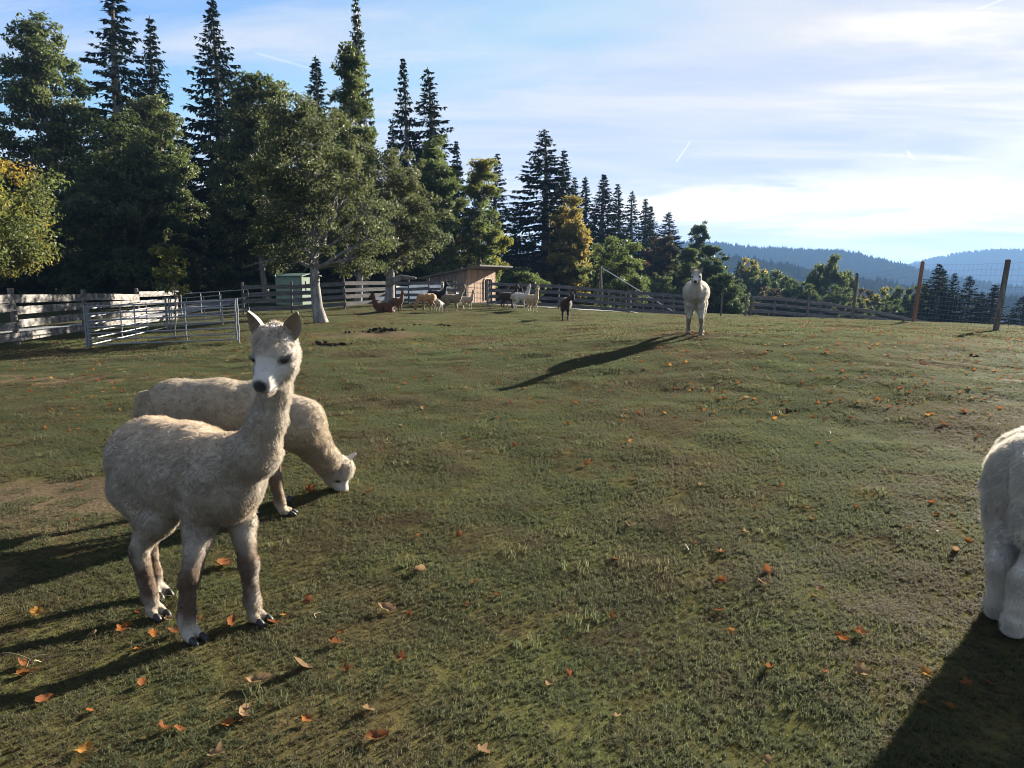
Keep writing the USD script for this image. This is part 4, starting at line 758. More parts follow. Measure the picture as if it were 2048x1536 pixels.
def ear_mesh(base, tip, face, w, n=12, m=9):
    """A spear-shaped cupped ear opening towards FACE."""
    ax = unit(tip - base); L = np.linalg.norm(tip - base); f = unit(face - ax * (face @ ax)); s = np.cross(ax, f)
    V = []
    for side in (0.0, 0.010):
        for i in range(n + 1):
            t = i / n; half = w * (0.62 + 0.38 * math.sin(min(1, t / 0.42) * math.pi / 2)) * (1 - max(0, (t - 0.40) / 0.60) ** 1.7) + 0.003
            for j in range(m):
                u = (j / (m - 1) * 2 - 1)
                edge = 1 - abs(u) ** 4
                V.append(base + ax * (L * t) + s * (u * half) + f * (abs(u) ** 2 * half * 0.75 - side * edge - 0.018 * math.sin(t * math.pi)))
    V = np.array(V); k = (n + 1) * m; F = []
    for i in range(n):
        for j in range(m - 1):
            a = i * m + j; F += [[a, a + 1, a + m + 1], [a, a + m + 1, a + m], [k + a, k + a + m + 1, k + a + 1], [k + a, k + a + m, k + a + m + 1]]
        for j in (0, m - 1):
            a = i * m + j; F += [[a, a + m, k + a + m], [a, k + a + m, k + a]] if j == 0 else [[a, k + a + m, a + m], [a, k + a, k + a + m]]
    inner = np.arange(len(V)) < k
    return trimesh.Trimesh(V, np.array(F), process=False), inner
def fleece_material(name, hair):
    n = {'a': ('attribute', dict(attribute='tint')), 'geo': ('geometry', {}), 'tc': ('texture_coordinate', {}), 'nz': ('noise_texture', dict(scale=9.0, detail=5.0, roughness=0.7)), 'r': ('map_range', dict(from_min=0.3, from_max=0.7, to_min=0.72, to_max=1.12)),
         'm': ('mix_color', dict(blend_type='multiply', fac=1.0, use_clamp=False)),
         'p': ('principled_bsdf', dict(roughness=0.9, specular_ior_level=0.12, sheen_weight=0.15, sheen_roughness=0.5)),
         't': ('translucent_bsdf', {}), 'x': ('mix_closure', dict(fac=0.45 if hair else 0.06))}
    L = [('a.color', 'm.a'), ('geo.position', 'nz.vector'), ('nz.fac', 'r.value'), ('r.result', 'm.b'), ('m.result', 'p.base_color'), ('m.result', 't.color'), ('p.BSDF', 'x.closure1'), ('t.BSDF', 'x.closure2')]
    if not hair:
        n.update(nb=('noise_texture', dict(scale=55.0, detail=6.0, roughness=0.75, distortion=1.2)), bp=('bump', dict(strength=0.6, distance=0.02)))
        L += [('geo.position', 'nb.vector'), ('nb.fac', 'bp.height'), ('bp.normal', 'p.normal')]
    return usdkit.material(stage, '/World/Looks/' + name, n, L, surface='x.closure')
FLEECE, HAIR = fleece_material('fleece', False), fleece_material('fleece_hair', True)
EYE_M = mat('animal_eye', (0.008, 0.007, 0.007), rough=0.06, spec=0.6)
NAIL = mat('toenail', (0.010, 0.009, 0.008), rough=0.5, spec=0.3)
def lash_mesh(c, f, u, s):
    ms = []
    for k in range(7):
        a = (k - 3) / 3; p0 = c + u * 0.012 + s * a * 0.013 + f * 0.004
        ms.append(tube([p0, p0 + (f * 0.9 + s * 0.5 * a - u * 0.15) * 0.010], [0.0012, 0.0004], 3))
    return join(ms)
LIGHT = [0.41, 0.375, 0.315]
def hull_leg(P, R, k):
    return [(P[i], P[i + 1], R[i], R[i + 1], k, 1.0) for i in range(len(P) - 1)]
def alpaca(label, loc, heading, base=LIGHT, res=0.022, size=1.0, feet=None, neck=None, head=None, look=(0.0, -0.25), lie=False, fat=1.0, fur=0, stain=0.0, face=None, dark_face=False,
           group=None, seed=0, leg_tint=None, nails=False, wool=0.0125, ear=1.0, tuft=1.0, topc=None, neck_r=1.0, sock=None, name='alpaca', raise_=0.0, tail=1.0, dirt=0.0):
    """feet: {leg: (x, y)} local; neck: points from the shoulders up; head: skull centre; look: (turn to the left, pitch) of the face, all in the animal's own axes (x ahead, y left)."""
    rng = np.random.default_rng(seed)
    T = thing(name, label, 'alpaca', loc, heading, group, None if size == 1 else size)
    c, s_ = math.cos(heading), math.sin(heading)
    def gzl(x, y): return (gz(loc[0] + size * (c * x - s_ * y), loc[1] + size * (s_ * x + c * y)) - loc[2]) / size
    ft = dict(fl=(0.27, 0.11), fr=(0.22, -0.11), hl=(-0.34, 0.11), hr=(-0.26, -0.11)); ft.update(feet or {})
    P = []
    top = 0.0 if not lie else -0.42
    if neck is None: neck = [(0.40, 0, 0.80 + top), (0.47, 0, 0.98 + top), (0.50, 0, 1.13 + top), (0.51, 0, 1.24 + top)]
    neck = [np.asarray(q, float) for q in neck]
    if head is None: head = neck[-1] + np.array([0.035, 0, 0.06])
    head = np.asarray(head, float)
    w = fat; top += raise_
    P += [((0.25, 0, 0.705 + top), (0.0, 0, 0.715 + top), 0.200 * w, 0.215 * w, 0.08, 1.04), ((0.0, 0, 0.715 + top), (-0.29, 0, 0.745 + top), 0.215 * w, 0.205 * w, 0.08, 1.04)]
    P += [((-0.30, 0, 0.70 + top), (-0.36, 0, 0.66 + top), 0.215 * w, 0.17 * w, 0.06, 1.05)]
    P += [((0.28, 0, 0.71 + top), (0.31, 0, 0.65 + top), 0.175 * w, 0.14 * w, 0.07, 1.0)]
    rn = np.interp(np.arange(len(neck)), np.linspace(0, len(neck) - 1, 4), [0.145, 0.098, 0.080, 0.074]) * neck_r
    P += [((0.28, 0, 0.75 + top), neck[0], 0.155 * w, rn[0], 0.08, 1.0)]
    P += [(neck[i], neck[i + 1], rn[i], rn[i + 1], 0.05, 1.0) for i in range(len(neck) - 1)]
    P += [(neck[-1], head, rn[-1], 0.082, 0.04, 1.0)]
    P += [((-0.46 - 0.04 * tail, 0, 0.82 + top), (-0.50 - 0.05 * tail, 0, 0.82 - 0.2 * tail + top), 0.055 * tail, 0.05 * tail, 0.04 / tail, 1.0)]
    toes = []
    if not lie:
        for key in ('fl', 'fr', 'hl', 'hr'):
            x, y = ft[key]; z = gzl(x, y); sd = 1 if key[1] == 'l' else -1
            if key[0] == 'f':
                j = [(0.235, sd * 0.095, 0.60), (0.20 + 0.25 * (x - 0.22), sd * 0.105, 0.46), (x * 0.75 + 0.22 * 0.25 + 0.015, y * 0.8 + sd * 0.021, 0.28 + 0.3 * z), (x - 0.005, y, z + 0.105), (x + 0.012, y, z + 0.045)]
                r = [0.108, 0.064, 0.041, 0.033, 0.029]
            else:
                j = [(-0.27, sd * 0.10, 0.62), (-0.19 + 0.35 * (x + 0.3), sd * 0.12, 0.47), (x * 0.85 - 0.30 * 0.15 - 0.065, y * 0.85 + sd * 0.017, 0.315 + 0.3 * z), (x - 0.012, y, z + 0.11), (x + 0.012, y, z + 0.045)]
                r = [0.150, 0.092, 0.043, 0.033, 0.029]
            P += hull_leg(j, r, 0.035)
            for q in (-1, 1):
                a = np.array((x + 0.02, y + q * 0.019, z + 0.036)); b = np.array((x + 0.068, y + q * 0.026, z + 0.021)); P.append((a, b, 0.026, 0.017, 0.012, 1.0)); toes.append((b, q))
    else:
        for sd in (1, -1):
            P += hull_leg([(0.20, sd * 0.13, 0.22), (0.30, sd * 0.16, 0.10), (0.12, sd * 0.17, 0.065)], [0.12, 0.075, 0.055], 0.04)
            P += hull_leg([(-0.30, sd * 0.13, 0.24), (-0.12, sd * 0.20, 0.13), (-0.38, sd * 0.21, 0.07), (-0.22, sd * 0.22, 0.05)], [0.16, 0.11, 0.06, 0.05], 0.04)
    # the head
    yaw, pit = look
    f = np.array([math.cos(yaw) * math.cos(pit), math.sin(yaw) * math.cos(pit), math.sin(pit)]); l = np.array([-math.sin(yaw), math.cos(yaw), 0.0]); u = np.cross(f, l)
    H = lambda a, b, d: head + f * a + l * b + u * d
    E0 = len(P)
    P += [(H(-0.01, 0, 0), H(0.03, 0, 0.012), 0.088, 0.082, 0.03, 1.0), (H(-0.02, 0, 0.055), H(0.025, 0, 0.066), 0.075 * tuft, 0.060 * tuft, 0.025, 1.0)]
    for q in (-1, 1): P += [(H(0.045, q * 0.040, -0.040), H(0.03, q * 0.05, 0.015), 0.056, 0.043, 0.02, 1.0)]
    P += [(H(0.05, 0, -0.012), H(0.155, 0, -0.044), 0.064, 0.045, 0.02, 1.0), (H(0.0, 0, -0.06), H(0.130, 0, -0.080), 0.060, 0.036, 0.022, 1.0)]
    for q in (-1, 1): P += [(H(0.168, q * 0.014, -0.040), H(0.178, q * 0.014, -0.060), 0.029, 0.025, 0.012, 1.0)]
    P += [(H(0.140, 0, -0.088), H(0.160, 0, -0.086), 0.024, 0.020, 0.006, 1.0)]
    body = solid(P, res)
    if res < 0.03:
        body = trimesh.smoothing.filter_taubin(body, iterations=6)
    v0 = body.vertices.copy(); nrm = np.array(body.vertex_normals)
    hv = (v0 - head); hf, hl, hu = hv @ f, hv @ l, hv @ u
    facial = np.clip(1 - np.maximum(0, np.sqrt(((hf - 0.12) / 0.11) ** 2 + (hl / 0.092) ** 2 + ((hu + 0.025) / 0.082) ** 2) - 0.85) / 0.22, 0, 1)
    legz = np.clip((0.46 - v0[:, 2]) / 0.08, 0, 1) * np.clip((0.46 - v0[:, 0]) / 0.04, 0, 1) if not lie else np.zeros(len(v0))
    loose = (1 - facial) * (1 - 0.35 * legz)
    amp = 0.020 * (meshkit.fbm(v0 * 9 + seed, 3, seed) - 0.5) + 0.013 * (meshkit.fbm(v0 * 30 + seed, 3, seed + 3) - 0.5)
    body.vertices = v0 + nrm * (amp * loose)[:, None]
    col = np.tile(np.array(base, float), (len(v0), 1))
    n1 = meshkit.fbm(v0 * 7 + 3 + seed, 4, seed + 9)[:, None]
    col *= 0.86 + 0.28 * n1
    if topc is not None:   # tips of the fleece bleached or browned along the back
        up = np.clip((nrm[:, 2:] - 0.45) / 0.4, 0, 1) * np.clip((v0[:, 2:] - 0.6) / 0.2, 0, 1); col = col * (1 - 0.6 * up) + np.array(topc) * 0.6 * up
    if face is not None and sum(face) > 0.6:
        hw_ = (np.clip(1 - (np.linalg.norm(hv - u * 0.02, axis=1) - 0.11) / 0.06, 0, 1) * 0.75)[:, None]; col = col * (1 - hw_) + np.array(face) * np.array([0.95, 0.92, 0.88]) * hw_
    if dirt:
        k = np.clip((meshkit.fbm(v0 * 5.5 + 31 + seed, 4, seed + 5) - 0.53) / 0.12, 0, 1)[:, None] * np.clip((0.95 - v0[:, 2:]) / 0.2, 0, 1) * (1 - facial[:, None]); col = col * (1 - dirt * k) + np.array([0.22, 0.165, 0.10]) * dirt * k
    if face is not None: col = col * (1 - facial[:, None]) + np.array(face) * facial[:, None]
    if stain and not lie:
        k = np.clip((meshkit.fbm(v0 * np.array([10, 10, 6]) + 11 + seed, 3, seed + 21) - 0.30) / 0.12, 0, 1) * np.clip((0.42 - v0[:, 2]) / 0.10, 0, 1) * np.clip((v0[:, 2] - 0.07) / 0.05, 0, 1) * np.clip((0.46 - v0[:, 0]) / 0.04, 0, 1)
        col = col * (1 - stain * k[:, None]) + np.array([0.080, 0.044, 0.022]) * stain * k[:, None]
    if sock is not None:
        k = np.clip((sock[0] - v0[:, 2]) / 0.012, 0, 1)[:, None]; col = col * (1 - k) + np.array(sock[1]) * k
    # nose, lips and eyelids are dark
    nose = np.clip(1.25 - np.sqrt(((hf - 0.206) / 0.030) ** 2 + (hl / 0.035) ** 2 + ((hu + 0.044) / 0.027) ** 2), 0, 0.35) / 0.35
    mouth = np.clip(1 - np.abs(hu + 0.080 + 0.10 * np.clip(0.17 - hf, 0, 0.2)) / 0.0095, 0, 1) * (hf > 0.10) * (facial > 0.2)
    dk = np.maximum(nose, 0.9 * mouth)
    for q in (-1, 1):
        ec = np.array([0.078, q * 0.070, 0.016]); d = np.sqrt(((hf - ec[0]) / 0.030) ** 2 + ((hl - ec[1]) / 0.03) ** 2 + ((hu - ec[2]) / 0.019) ** 2); dk = np.maximum(dk, np.clip(1.15 - d, 0, 0.3) / 0.3 * 0.8)
    col = col * (1 - dk[:, None]) + np.array([0.030, 0.026, 0.025]) * dk[:, None]
    parts, cols = [body], [col]
    for q in (-1, 1):
        bs = H(-0.03, q * 0.056, 0.062); tp = H(-0.05, q * (0.115), 0.062 + 0.122 * ear)
        em, inner = ear_mesh(bs, tp, f * 0.95 + l * q * 0.25, 0.037 * (0.85 + 0.15 * ear)); parts.append(em)
        cols.append(np.where(inner[:, None], np.array(base) * np.array([0.66, 0.56, 0.52]), np.array(face if face is not None and sum(face) > 0.6 else base) * 0.95))
    whole = trimesh.Trimesh(np.vstack([p.vertices for p in parts]), np.vstack([p.faces + o for p, o in zip(parts, np.cumsum([0] + [len(p.vertices) for p in parts[:-1]]))]), process=False)
    obj('body', whole, FLEECE, T, smooth=True, colors=np.vstack(cols))
    for q in (-1, 1):
        e = trimesh.creation.icosphere(2 if res < 0.02 else 1, 0.0220); e.apply_translation(H(0.068, q * 0.0635, 0.016)); obj('eye', e, EYE_M, T, smooth=True)
    if nails:
        for q in (-1, 1):
            c0 = H(0.069, q * 0.067, 0.016); sd = unit(f * 0.75 + l * q * 0.0 - u * 0.0); obj('eyelashes', lash_mesh(c0 + unit(f * 0.5 + l * q * 0.8) * 0.012, unit(f * 0.45 + l * q * 0.75), u, unit(np.cross(u, f * 0.45 + l * q * 0.75))), NAIL, T)
        for b, q in toes:
            t = trimesh.creation.icosphere(2, 1.0); t.vertices *= [0.036, 0.0165, 0.020]; t.vertices[:, 2] -= 0.35 * np.clip(t.vertices[:, 0], 0, 1); t.apply_translation(b + np.array([0.008, 0, -0.001])); obj('toenail', t, NAIL, T, smooth=True)
    if fur:
        tri = body.triangles; area = body.area_faces; pick = rng.choice(len(area), fur, p=area / area.sum())
        r1, r2 = np.sqrt(rng.random(fur)), rng.random(fur)
        bw = np.stack([1 - r1, r1 * (1 - r2), r1 * r2], 1)
        root = (tri[pick] * bw[:, :, None]).sum(1)
        fi = body.faces[pick]; nn = (nrm[fi] * bw[:, :, None]).sum(1); nn /= np.linalg.norm(nn, axis=1, keepdims=True) + 1e-9
        cc = (col[fi] * bw[:, :, None]).sum(1); fa = (facial[fi] * bw).sum(1); lz = (legz[fi] * bw).sum(1); dd = (dk[fi] * bw).sum(1)
        rv = root - head; tuf = np.clip(1 - np.linalg.norm(rv - u * 0.075, axis=1) / 0.10, 0, 1) * (1 - fa)
        Ln = (wool - 0.004 * lz + 0.018 * tuf) * (1 - 0.90 * fa) * (0.6 + 0.8 * rng.random(fur)) * np.clip(root[:, 2] / 0.05, 0.25, 1) * (1 - 0.7 * dd)
        wob = np.stack([meshkit.noise(root * 38 + k * 17.0, seed + k) - 0.5 for k in range(3)], 1) * 1.5 + rng.normal(0, 0.20, (fur, 3))
        down = np.array([-0.35, 0, -0.75]); dirn = nn * 0.9 + down * (0.45 + 0.3 * lz)[:, None] + wob * 0.75
        dirn += (f * 0.45 - u * 0.15) * tuf[:, None]
        dirn = dirn - nn * np.minimum(0, (dirn * nn).sum(1) - 0.22)[:, None]
        dirn /= np.linalg.norm(dirn, axis=1, keepdims=True)
        pts = []
        for t in (0, 0.35, 0.7, 1.0):
            curl = np.stack([meshkit.noise(root * 55 + t * 2.2 + k * 9.0, seed + 40 + k) - 0.5 for k in range(3)], 1) * (Ln * (0.45 + 0.7 * tuf) * t)[:, None]
            pts.append(root - nn * 0.003 + dirn * (Ln * t)[:, None] + curl + np.array([0, 0, -0.30]) * (Ln * t * t)[:, None])
        pts = np.stack(pts, 1).reshape(-1, 3)
        bc = UsdGeom.BasisCurves.Define(stage, path_for('fleece', T)); bc.CreateTypeAttr('linear'); bc.CreateCurveVertexCountsAttr(Vt.IntArray.FromNumpy(np.full(fur, 4, np.int32)))
        bc.CreatePointsAttr(Vt.Vec3fArray.FromNumpy(pts.astype(np.float32)))
        bc.CreateWidthsAttr(Vt.FloatArray.FromNumpy(np.tile(np.array([0.0021, 0.0019, 0.0014, 0.0005], np.float32), fur))); bc.SetWidthsInterpolation('vertex')
        UsdGeom.PrimvarsAPI(bc).CreatePrimvar('tint', Sdf.ValueTypeNames.Color3fArray, 'vertex').Set(Vt.Vec3fArray.FromNumpy(np.repeat(cc * (rng.uniform(0.85, 1.12, (fur, 1)) - tuf[:, None] * 0.9 * np.clip(meshkit.noise(root * 75, seed + 77) - 0.42, 0, 1)[:, None]), 4, 0).astype(np.float32)))
        UsdShade.MaterialBindingAPI.Apply(bc.GetPrim()).Bind(HAIR); tag(bc.GetPrim(), kind='stuff')
        # curling locks of the topknot
        n = 170; th = rng.uniform(-1.9, 1.9, n); ph = rng.uniform(0.05, 1.0, n)
        st = head + u * 0.055 + (f[None] * (np.cos(th) * 0.068 * ph)[:, None] + l[None] * (np.sin(th) * 0.074 * ph)[:, None] + u[None] * (0.078 * np.sqrt(1.02 - 0.9 * ph ** 2))[:, None]) * tuft
        go = f[None] * np.cos(th)[:, None] + l[None] * np.sin(th)[:, None] * 0.8; m = 11; pts = []
        Lk = rng.uniform(0.018, 0.042, n); fr = rng.uniform(6, 12, n); p0 = rng.uniform(0, 6.28, n); am = rng.uniform(0.004, 0.009, n); side = np.cross(go, u[None])
        for k in range(m):
            t = k / (m - 1); pts.append(st + go * (Lk * t)[:, None] + u[None] * (Lk * (0.35 * t - 0.6 * t * t) + 0.004)[:, None] + side * (am * np.sin(fr * t + p0) * (0.3 + t))[:, None] + u[None] * (am * 0.8 * np.cos(fr * t + p0) * (0.3 + t))[:, None])
        pts = np.stack(pts, 1).reshape(-1, 3); w = np.linspace(1, 0.25, m)
        tc = np.array(face if face is not None else base) * rng.uniform(0.75, 1.25, (n, 1)) * np.where(rng.random((n, 1)) < 0.35, np.array([[1.1, 0.92, 0.72]]), 1.0)
        bc = UsdGeom.BasisCurves.Define(stage, path_for('topknot', T)); bc.CreateTypeAttr('linear'); bc.CreateCurveVertexCountsAttr(Vt.IntArray.FromNumpy(np.full(n, m, np.int32))); bc.CreatePointsAttr(Vt.Vec3fArray.FromNumpy(pts.astype(np.float32)))
        bc.CreateWidthsAttr(Vt.FloatArray.FromNumpy((rng.uniform(0.003, 0.0052, (n, 1)) * w).ravel().astype(np.float32))); bc.SetWidthsInterpolation('vertex')
        UsdGeom.PrimvarsAPI(bc).CreatePrimvar('tint', Sdf.ValueTypeNames.Color3fArray, 'vertex').Set(Vt.Vec3fArray.FromNumpy(np.repeat(tc, m, 0).astype(np.float32)))
        UsdShade.MaterialBindingAPI.Apply(bc.GetPrim()).Bind(HAIR); tag(bc.GetPrim(), kind='stuff')
    return T
class Frame:
    """An animal's own axes: turns points of the photograph into them."""
    def __init__(self, loc, heading, size=1.0): self.k = size; self.loc = np.array([loc[0], loc[1], gz(loc[0], loc[1])]); self.h = heading
    def local(self, p):
        d = np.asarray(p, float) - self.loc; c, s = math.cos(self.h), math.sin(self.h)
        return np.array([d[0] * c + d[1] * s, -d[0] * s + d[1] * c, d[2]]) / self.k
    def foot(self, px, py): return tuple(self.local(ground_at(px, py))[:2])
    def pt(self, px, py, Y): return self.local(at(px, py, Y))
    def turn(self, d): return math.atan2(d[1], d[0]) - self.h     # a heading of the world as a turn of the head
if want('front'):
    # the cream alpaca that looks at the camera
    F = Frame((-1.635, 3.44), math.radians(-31))
    alpaca('cream alpaca standing in the left foreground, head up, facing the camera', F.loc, F.h, base=(0.37, 0.325, 0.265), res=0.0105, fur=90000, stain=0.92, seed=4, dirt=0.5, nails=True, topc=(0.48, 0.36, 0.23), face=(0.53, 0.50, 0.455),
           feet=dict(fr=F.foot(376, 1280), fl=F.foot(508, 1246), hr=F.foot(306, 1236), hl=F.foot(312, 1192)),
           neck=[F.pt(510, 905, 3.16), F.pt(536, 838, 3.10), F.pt(549, 785, 3.08), F.pt(555, 743, 3.07)], head=F.pt(555, 708, 3.05), look=(F.turn((-0.17, -0.98)), -0.42), neck_r=0.74, ear=0.98)
    # the one grazing behind it
    F = Frame((-2.05, 4.86), math.radians(7))
    alpaca('beige alpaca grazing with lowered head behind the cream one', F.loc, F.h, base=(0.34, 0.28, 0.20), res=0.0125, fur=70000, stain=0.85, seed=11, dirt=0.4, nails=True, face=(0.51, 0.475, 0.42),
           feet=dict(fr=F.foot(562, 1032), fl=(0.33, 0.12), hr=F.foot(362, 1046), hl=(-0.36, 0.10)),
           neck=[F.pt(598, 848, 4.94), F.pt(626, 885, 5.05), F.pt(652, 918, 5.16), F.pt(665, 936, 5.24)], head=F.pt(675, 941, 5.28), look=(F.turn((0.9, -0.42)), -1.02), neck_r=1.25, ear=0.72)
    # the one at the right edge, seen from behind
    F = Frame((2.70, 3.46), math.radians(50), 0.92)
    alpaca('white woolly alpaca seen from behind at the right edge', F.loc, F.h, base=(0.55, 0.51, 0.44), size=0.92, res=0.0115, fur=80000, seed=23, fat=0.98, nails=True, wool=0.026, tail=1.5,
           feet=dict(hl=F.foot(1988, 1246), hr=F.foot(2022, 1283)),
           neck=[(0.47, 0, 0.66), (0.60, 0, 0.45), (0.66, 0, 0.28), (0.68, 0, 0.20)], head=(0.70, 0.0, 0.17), look=(0.0, -1.1))
# ------------------------------------------------------------------ the rest of the herd
if want('herd'):
    FAWN, RUSTY, DARKB, BLACK, TAN, CREAM = (0.34, 0.20, 0.09), (0.10, 0.040, 0.018), (0.034, 0.019, 0.013), (0.012, 0.011, 0.011), (0.21, 0.155, 0.10), (0.46, 0.35, 0.22)
    def beast(label, px, py, Y, deg, **k):
        p = at(px, py, Y); k.setdefault('res', 0.028); k.setdefault('seed', int(px)); p[2] = gz(p[0], p[1]); return alpaca(label, p, math.radians(deg), **k)
    GRAZE = dict(neck=[(0.46, 0, 0.72), (0.60, 0, 0.52), (0.68, 0, 0.34), (0.72, 0, 0.22)], head=(0.75, 0, 0.17), look=(0, -1.15), neck_r=1.1)
    def bent(x, y, z=1.24): return dict(neck=[(0.38, y * .15, 0.80), (0.42 + x * .4, y * .4, 0.98), (0.45 + x * .8, y * .8, 1.13), (0.45 + x, y, z)])
    beast('stout white alpaca walking towards the camera, alone in mid paddock', 1389, 671, 14.6, -105, base=(0.45, 0.415, 0.345), size=1.0, fat=1.13, raise_=0.14, res=0.017, fur=26000, sock=(0.34, (0.19, 0.15, 0.11)), nails=True,
          feet=dict(fl=(0.30, 0.13), fr=(0.16, -0.13), hl=(-0.22, 0.15), hr=(-0.38, -0.14)), neck=[(0.44, 0, 0.86), (0.55, 0, 0.96), (0.60, 0, 1.05), (0.61, 0, 1.11)], head=(0.64, 0, 1.17), look=(-0.10, -0.30), neck_r=0.98, face=(0.54, 0.51, 0.46))
    beast('dark brown alpaca walking with lowered head, left of the stout white one', 1131, 641, 26, -96, base=(0.050, 0.024, 0.015), size=0.88, fat=1.12, face=(0.02, 0.018, 0.017), neck=[(0.40, 0.02, 0.80), (0.50, 0.12, 0.90), (0.56, 0.22, 0.98), (0.60, 0.27, 1.02)], head=(0.63, 0.29, 1.03), look=(0.5, -0.6), sock=(0.5, (0.022, 0.018, 0.017)))
    beast('rust brown alpaca lying in front of the apple tree', 768, 634, 31.0, 196, base=RUSTY, lie=True, size=0.86)
    beast('small brown young alpaca standing right of the apple trunk', 795, 632, 31.2, -40, base=(0.14, 0.066, 0.030), size=0.68)
    beast('fawn alpaca grazing to the left in front of the black one', 855, 622, 34, 212, base=FAWN, size=0.86, **GRAZE)
    beast('black alpaca with raised head behind the grazing fawn one', 874, 619, 36.6, 8, base=BLACK, size=0.90, face=(0.02, 0.02, 0.02))
    beast('white young alpaca with its rump to the camera beside the tan one', 879, 628, 32.6, 74, base=LIGHT, size=0.58, **GRAZE)
    beast('white alpaca with raised neck behind the tan one', 884, 612, 37.6, -80, base=LIGHT, size=0.90)
    beast('tan alpaca standing side on and looking back to the left', 904, 627, 32.0, 4, base=TAN, size=0.88, look=(2.9, -0.1), **bent(0.14, 0))
    beast('small cream alpaca in front of the barred gate', 934, 618, 34.6, -28, base=(0.40, 0.33, 0.24), size=0.66, look=(1.2, -0.1))
    beast('cream alpaca beyond the fence, its head above the boards', 905, 607, 41.0, -70, base=CREAM, size=0.88)
    beast('dark brown alpaca close to the fence left of the white pair', 1016, 615, 35.6, 6, base=DARKB, size=0.84)
    beast('white alpaca side on, looking left over its shoulder', 1040, 616, 34.6, 14, base=LIGHT, size=0.84, look=(2.7, -0.15), **bent(0.10, 0.05))
    beast('cream alpaca facing the camera at the right end of the group', 1064, 623, 32.4, -58, base=CREAM, size=0.84, look=(-0.5, -0.2))
    beast('brown alpaca beyond the fence right of the barred gate', 1008, 610, 41.4, -60, base=(0.10, 0.05, 0.027), size=0.88)
    beast('black alpaca half hidden behind the two white ones', 1058, 612, 36.6, 172, base=BLACK, size=0.76, face=(0.02, 0.02, 0.02))
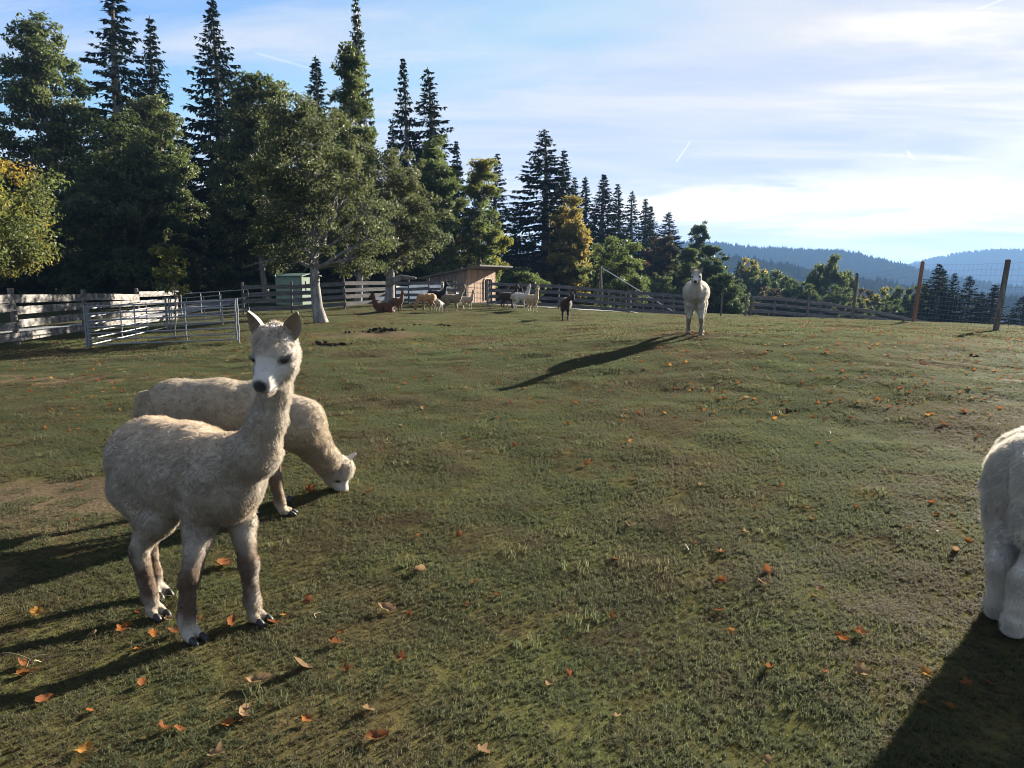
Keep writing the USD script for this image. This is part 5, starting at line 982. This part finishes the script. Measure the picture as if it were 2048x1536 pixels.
# ------------------------------------------------------------------ fallen leaves
if want('leaves'):
    LM = {k: leaf_material('fallen_leaf_' + k, st, 0.35, 30.0, 0.95) for k, st in dict(orange=[(0.3, (0.26, 0.10, 0.035)), (0.6, (0.40, 0.165, 0.045))], tan=[(0.3, (0.28, 0.18, 0.10)), (0.6, (0.40, 0.28, 0.16))], russet=[(0.3, (0.20, 0.08, 0.035)), (0.6, (0.34, 0.14, 0.06))], yellow=[(0.3, (0.42, 0.20, 0.05)), (0.6, (0.56, 0.31, 0.08))]).items()}
    def leaf_shape(seed, lobed, curl):
        rg = np.random.default_rng(seed); n = 26; a = np.linspace(0, 2 * np.pi, n, endpoint=False)
        r = (0.5 + 0.5 * np.abs(np.cos(2.5 * a)) ** 0.8) * (0.8 + 0.2 * np.cos(a)) if lobed else 1 / np.sqrt(np.cos(a) ** 2 + (np.sin(a) / 0.58) ** 2) * (1 + 0.12 * np.cos(a))
        r = r * (1 + rg.uniform(-.08, .08, n)); ring = np.stack([np.cos(a) * r, np.sin(a) * r], 1)
        V = np.vstack([[0, 0], ring * 0.55, ring]); bend = curl * (V[:, 1] ** 2 * 1.0 + 0.4 * V[:, 0] ** 2) + 0.10 * np.sin(V[:, 0] * 5 + rg.random() * 6) * np.abs(V[:, 1]) + 0.16 * rg.uniform(-1, 1, len(V)) * (np.linalg.norm(V, axis=1) > 0.8)
        V = np.column_stack([V, bend]); i = np.arange(n); j = (i + 1) % n
        F = np.vstack([np.stack([0 * i, 1 + i, 1 + j], 1), np.stack([1 + i, 1 + n + i, 1 + n + j], 1), np.stack([1 + i, 1 + n + j, 1 + j], 1)])
        return trimesh.Trimesh(V, F, process=False), tube([(-0.9, 0, 0.02), (-1.25, 0.06, 0.10), (-1.6, 0.18, 0.16)], [0.035, 0.03, 0.02], 4)
    kinds = [('orange', True, 0.65), ('tan', False, 0.9), ('russet', False, 0.85), ('yellow', True, 0.5), ('tan', True, 0.8), ('russet', True, 1.0)]
    text = ['bright orange lobed leaf fallen on the grass', 'curled tan oval leaf fallen on the grass', 'curled russet oval leaf fallen on the grass', 'yellow orange lobed leaf fallen on the grass', 'pale tan lobed leaf fallen on the grass', 'crumpled russet lobed leaf fallen on the grass']
    rg = np.random.default_rng(99); src = {}
    def drop(p, k, size, label=None):
        rot = (rg.normal(0, 22), rg.normal(0, 22), rg.random() * 360); loc = (p[0], p[1], float(on_sheet(p[0], p[1]).ravel()[0]) + 0.012 + size * 0.10); grp = None if label else 'fallen leaves on the pasture'; lab = label or text[k]
        if k not in src:
            T = thing('fallen_leaf', lab, 'leaf', loc, 0, grp, size); s = leaf_shape(50 + k, kinds[k][1], kinds[k][2]); obj('blade', s[0], LM[kinds[k][0]], T, smooth=True); obj('stalk', s[1], LM['russet'], T); src[k] = T
        else: copy_of(src[k], 'fallen_leaf', loc, scale=size, rot=rot, label=lab, cat='leaf', group=grp)
    BIG = [(516, 1376, 1, .062, 'largest curled tan leaf right below the feet of the cream alpaca'), (606, 1346, 1, .058, 'broad tan leaf right of the largest curled one'), (776, 1230, 1, .055, 'curled tan leaf in the grass right of the cream alpaca'), (166, 1507, 3, .045, 'orange leaf at the bottom edge far left'), (490, 1437, 1, .050, 'flat tan leaf below the largest curled one'), (455, 1460, 0, .038, 'small orange leaf left of the flat tan one'), (752, 1488, 2, .052, 'dark russet leaf at the bottom edge'), (612, 1452, 0, .034, 'small orange leaf right of the flat tan one'),
           (800, 1325, 5, .042, 'russet leaf lying right of the broad tan one'), (675, 1295, 5, .045, 'russet leaf between the alpaca foot and the broad tan leaf'), (445, 1138, 2, .075, 'russet leaf between the front feet of the cream alpaca'), (430, 1522, 4, .045, 'pale leaf cut off by the bottom edge'), (308, 1275, 0, .040, 'orange leaf below the hind foot of the cream alpaca'), (243, 1268, 0, .042, 'orange leaf in the shadow left of the feet'), (75, 1228, 3, .045, 'yellow orange leaf in the grass at far left'), (840, 1147, 1, .052, 'tan leaf in the middle of the grass'),
           (950, 1172, 0, .036, 'orange leaf near the middle of the grass'), (1445, 1170, 0, .048, 'bright orange leaf left of a pale one in the right half'), (1526, 1172, 4, .055, 'pale leaf beside the bright orange one'), (1534, 1150, 2, .040, 'small russet leaf above the pale one'), (1684, 1286, 0, .050, 'bright orange leaf with a dark shadow, lower right'), (1722, 1276, 5, .046, 'russet leaf touching the bright orange one'), (1722, 1348, 4, .056, 'pale pinkish leaf left of the shadow, lower right'), (1257, 1056, 4, .055, 'pale curled leaf in the middle distance'), (1232, 1126, 0, .035, 'orange leaf below the pale curled one'), (1176, 933, 5, .055, 'russet leaf in the middle distance, left'), (1030, 894, 0, .05, 'orange leaf above the middle of the grass'), (1634, 890, 3, .055, 'yellow orange leaf on the right in the middle distance'), (1888, 852, 2, .065, 'russet leaf at right below the crest'), (620, 985, 0, .062, 'orange leaf under the nose of the grazing beige alpaca'), (686, 990, 0, .03, 'orange leaf right at the mouth of the grazing beige alpaca')]
    for px, py, k, s, lab in BIG: drop(ground_at(px, py), k, s * 0.86, lab)
    n = 0; drifts = [(rg.uniform(0, 2048), 700 + 836 * rg.random() ** 1.4) for _ in range(26)]
    while n < 115:
        px = rg.uniform(0, 2048); py = 690 + 846 * rg.random() ** 1.35
        if rg.random() < 0.55: d = drifts[rg.integers(0, 26)]; px, py = d[0] + rg.normal(0, 70), d[1] + rg.normal(0, 24 + (d[1] - 600) * 0.03)
        if not (0 < px < 2048 and 690 < py < 1536): continue
        w = 0.35 + (px < 420) * 0.5 + (1350 < px) * (py < 1050) * 0.65
        if rg.random() > w: continue
        p = ground_at(px, py); drop(p, int(rg.choice(6, p=[.22, .16, .24, .08, .14, .16])), rg.uniform(.020, .036) * (1.2 if py < 900 else 1.0)); n += 1
    # farther off nobody could count them
    N = 2200; pos = []
    while len(pos) < N:
        Y = rg.uniform(7.5, 34); x = rg.uniform(-0.72, 0.74) * Y
        if rg.random() < 0.30 + 0.5 * (x > 2) * (Y < 20) + 0.35 * (x < -4): pos.append((x, Y))
    pos = np.array(pos); q = rg.normal(0, 1, (N, 4)) * np.array([1, .22, .22, 1]); q /= np.linalg.norm(q, axis=1, keepdims=True)
    ks = [(leaf_shape(70 + i, lb, c)[0], LM[m]) for i, (m, lb, c) in enumerate(kinds)]
    scatter('leaf_litter', ks, np.column_stack([pos, on_sheet(pos[:, 0], pos[:, 1]) + 0.02]), q, rg.uniform(.022, .042, N), rg.choice(6, N, p=[.32, .08, .24, .12, .08, .16]), kind='stuff', label='scattered fallen autumn leaves farther off on the pasture')
